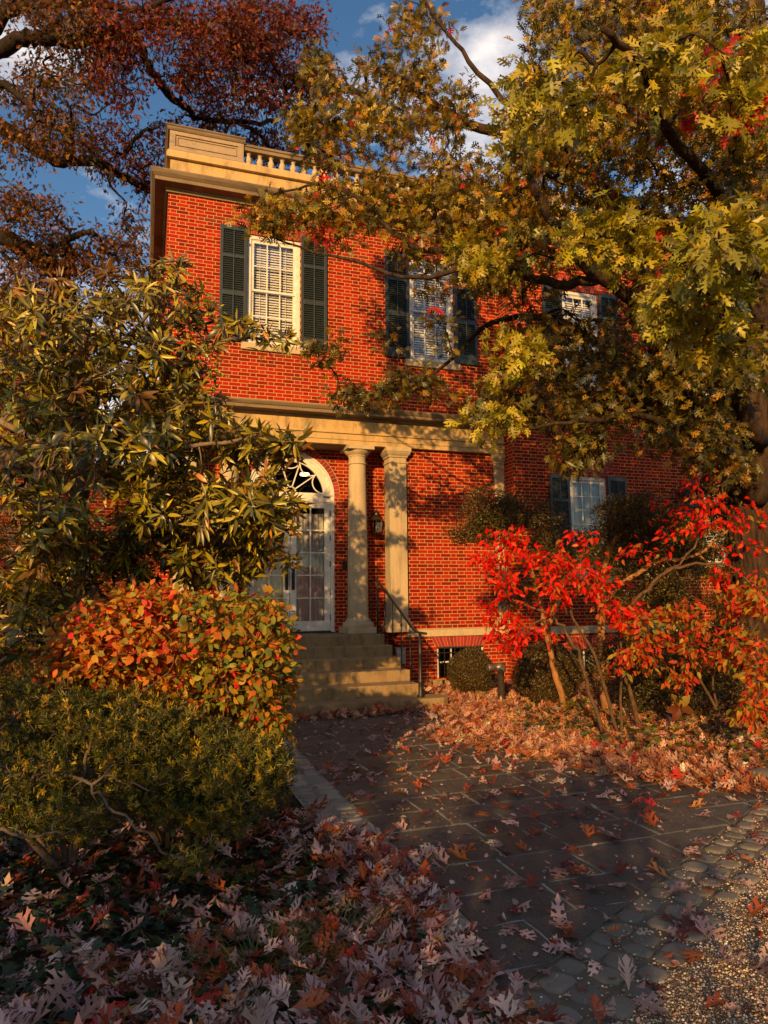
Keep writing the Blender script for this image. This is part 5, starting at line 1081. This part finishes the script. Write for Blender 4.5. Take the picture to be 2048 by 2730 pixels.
# the nearest fallen leaves, each one a thing of its own
protos = []
def proto_leaf(i, colr, s):
    L_ = Leaves(); L_.add(FO[i % 5], np.zeros((1, 3)), np.array([[0, 1., .03]]), np.array([[0, 0, 1.]]), s, np.array([colr])); o = L_.build('fallen_oak_leaf', FLEAF); COL.objects.unlink(o); return o.data
kinds = [('mauve brown', (.40, .23, .20), (.52, .33, .28)), ('rust red', (.26, .05, .022), (.36, .08, .025)), ('dark maroon', (.13, .025, .02), (.19, .035, .028)), ('orange brown', (.44, .14, .03), (.50, .20, .05))]
zones = [('on the dark flagstones', lambda x, y: (y > edge_y(x)) & (x > drift_l(y)+.05) & (x < bed_e(y)-.05), (1.2, 4.6), (-9.6, -5.2), 118),
         ('on the tan gravel', lambda x, y: (y < edge_y(x)-.5), (1.2, 4.4), (-10.9, -8.3), 92), ('on the grey setts at the front of the path', lambda x, y: (y <= edge_y(x)) & (y >= edge_y(x)-.5), (.9, 4.6), (-10.6, -7.2), 80)]
for zi, (zn, fn, xr, yr, cnt) in enumerate(zones):
    x, y = scatter(cnt, xr, yr, lambda x, y: fn(x, y)*.9)
    for i in range(len(x)):
        k = rng.choice(4, p=[.5, .27, .15, .08]); kn, ca, cb = kinds[k]
        key = (k, int(rng.integers(0, 8)))
        pr = next((q_[1] for q_ in protos if q_[0] == key), None)
        if pr is None:
            f_ = key[1]/7; pr = proto_leaf(key[1], tuple(np.array(ca)*(1-f_)+np.array(cb)*f_), 1.0); protos.append((key, pr))
        o = bpy.data.objects.new('fallen_oak_leaf', pr); COL.objects.link(o); s_ = rng.uniform(.075, .165)
        o.location = (x[i], y[i], .018+rng.random()*.008); o.scale = (s_, s_, s_); o.rotation_euler = (rng.normal()*.10, rng.normal()*.13, rng.uniform(0, 6.28))
        tag(o, f'{kn} fallen oak leaf lying {zn}', 'leaf', f'{kn} oak leaves {zn}')
x, y = scatter(2600, (.2, 6.5), (-11.0, -2.7), lambda x, y: np.where((x > drift_l(y)-.4) & (x < bed_e(y)+.4), .5, 0))
lay('leaf_litter', x, y, .014+rng.random(len(x))*.008, FLEAF, .034, FPAL, [OV[0], OV[1], t_star(.3)], .3, lab='small crumbled leaf fragments over the paving and gravel', cat='leaf litter', svar=.6)
# ivy, grass tuft, ground cover on the right
IVY = m_leaf('ivy_leaf', .4, .1, None, .4)
x, y = scatter(7000, (-2.2, 1.15), (-11.0, -6.5), lambda x, y: (x < drift_l(y)-.1)*.9)
lay('ivy', x, y, .015+rng.random(len(x))*.08, IVY, .058, [(3, (.014, .030, .012)), (2, (.022, .045, .016)), (1, (.035, .06, .02)), (.15, (.2, .12, .03))], [t_ivy()], .45, lab='dark green ivy covering the ground in the left foreground', cat='ivy')
x, y = scatter(3600, (4.2, 9.0), (-7.4, -3.0), lambda x, y: ((x-bed_e(y)) > .9)*.9)
lay('ground_cover', x, y, .03+rng.random(len(x))*.10, IVY, .06, [(3, (.07, .095, .014)), (2, (.12, .13, .016)), (1, (.04, .06, .012)), (.6, (.3, .2, .03))], [t_ivy(), t_oval(.5, 3, .1, .1)], .6, lab='low green ground cover showing among the leaves of the right hand bed', cat='ground cover')
def tuft(cx, cy, n_, sp, lab, h=(.16, .30)):
    L_ = Leaves(); a = rng.uniform(0, 2*pi, n_); r = np.abs(rng.normal(size=n_))*sp; pos = np.stack([cx+r*np.cos(a)*1.3, cy+r*np.sin(a), np.full(n_, .01)], 1)
    a2 = a+rng.normal(size=n_)*.6; lean = rng.uniform(.3, 1.1, n_); dv = np.stack([np.cos(a2)*lean, np.sin(a2)*lean, np.ones(n_)], 1); nr = np.stack([-np.cos(a2), -np.sin(a2), lean], 1)
    L_.add(t_blade(), pos, dv, nr, rng.uniform(*h, n_), pick([(3, (.075, .10, .016)), (2, (.12, .13, .018)), (1, (.045, .07, .014)), (.4, (.30, .26, .05))], n_, .2))
    return tag(L_.build('grass_tuft', IVY, loc=(cx, cy, 0)), lab, 'grass', 'grass tufts in the leaf litter')
tuft(.38, -9.15, 650, .22, 'broad tuft of narrow green grass blades among the pale fallen leaves', (.12, .23)); tuft(.02, -9.75, 260, .10, 'small tuft of grass at the bottom edge of the picture', (.12, .22)); 
tuft(.75, -8.95, 160, .12, 'thin patch of grass nearest the path drift'); tuft(5.3, -6.3, 120, .15, 'sparse grass tuft in the right hand leaf bed', (.08, .16))
q = MB(); v = rdir(42)
rk = MB(); rk.lathe((5.05, -7.45, -.02), [(.10, 0), (.19, .03), (.20, .08), (.15, .13), (.06, .155)], 9); tag(rk.build('rock', m_stone('fieldstone', (.18, .14, .10), (.10, .08, .06), (.04, .035, .03)), loc=(5.05, -7.45, 0)), 'rounded brown rock at the right end of the leaf drift', 'rock')

# ---------------------------------------------------------------- unseen growth added around the viewer, outside the frame, to cast shade
def screen(name, lab, base, x0, x1, y0, y1, z1, n_, size, cat='hedge', z0=0.):
    T = empty(name, base, lab, cat); mb = MB()
    for k in range(int((x1-x0)/.6)+1): x_ = x0+k*.6; mb.tube([(x_, (y0+y1)/2, -.02), (x_+.05, (y0+y1)/2+.1, z1*.8)], .035, 5)
    mb.build('stems', TWIG, T, fixn=False); L_ = Leaves()
    pos = np.stack([rng.uniform(x0, x1, n_), rng.uniform(y0, y1, n_), z0+(z1-z0)*rng.random(n_)], 1); pos[:, 2] *= 1+.10*np.sin(pos[:, 0]*2.1)+.06*np.sin(pos[:, 0]*5.3)
    L_.add(OV[0], pos, rdir(n_), rdir(n_), rng.uniform(.7, 1.3, n_)*size, pick(EV, n_)); L_.build('foliage', BOX, T)
screen('evergreen_hedge', 'unseen tall dark hedge added behind left of the viewer to shade the foreground', (-6, -16.5, 0), -11, -2.1, -17.2, -16.2, 3.1, 16000, .13)  # unseen hedge, added to keep the sun off the foreground
screen('evergreen_shrub', 'unseen leafy shrub added left of the viewer to shade the steps', (-3.0, -8.8, 0), -4.4, -1.75, -9.3, -8.3, 2.75, 7000, .11, 'shrub')  # added out of view so the lower steps fall in shadow
T = empty('added_shade_tree', (10.5, -17.5, 0), 'unseen broad dark tree added behind right of the viewer to block sky light', 'tree')  # added out of view to cut sky light from the right
mb = MB(); nodes = []; limb(mb, [(10.5, -17.5, -.05), (10.4, -17.5, 2.5), (10.2, -17.3, 6)], .35, .2, nodes, 9)
cl = np.array([10.3, -17.3, 6.5])+rdir(260)*(rng.random((260, 1))**.4)*np.array([4.6, 4.2, 3.8]); dr = twigs(mb, nodes, cl, .015, 4); mb.build('trunk', BARKD, T, fixn=False)
L_ = Leaves(); leaf_cloud(L_, [OV[0]], cl, dr, 40, .6, .24, EV); L_.build('crown', OAKLEAF, T)

T = empty('added_shade_tree', (-4.1, -9.9, 0), 'unseen small loose tree added left of the viewer to dapple the portico', 'tree')  # sparse unseen crown, added to throw dappled shade on the portico
mb = MB(); nodes = []; limb(mb, [(-4.1, -9.9, -.05), (-4.0, -9.8, 2.2), (-3.7, -9.7, 4.0)], .07, .03, nodes, 8)
cl = np.array([-3.7, -9.7, 4.3])+rdir(90)*(rng.random((90, 1))**.4)*np.array([1.4, .9, .9]); dr = twigs(mb, nodes, cl, .006, 4); mb.build('trunk', TWIG, T, fixn=False)
L_ = Leaves(); leaf_cloud(L_, [OV[0]], cl, dr, 9, .2, .13, EV); L_.build('crown', OAKLEAF, T)
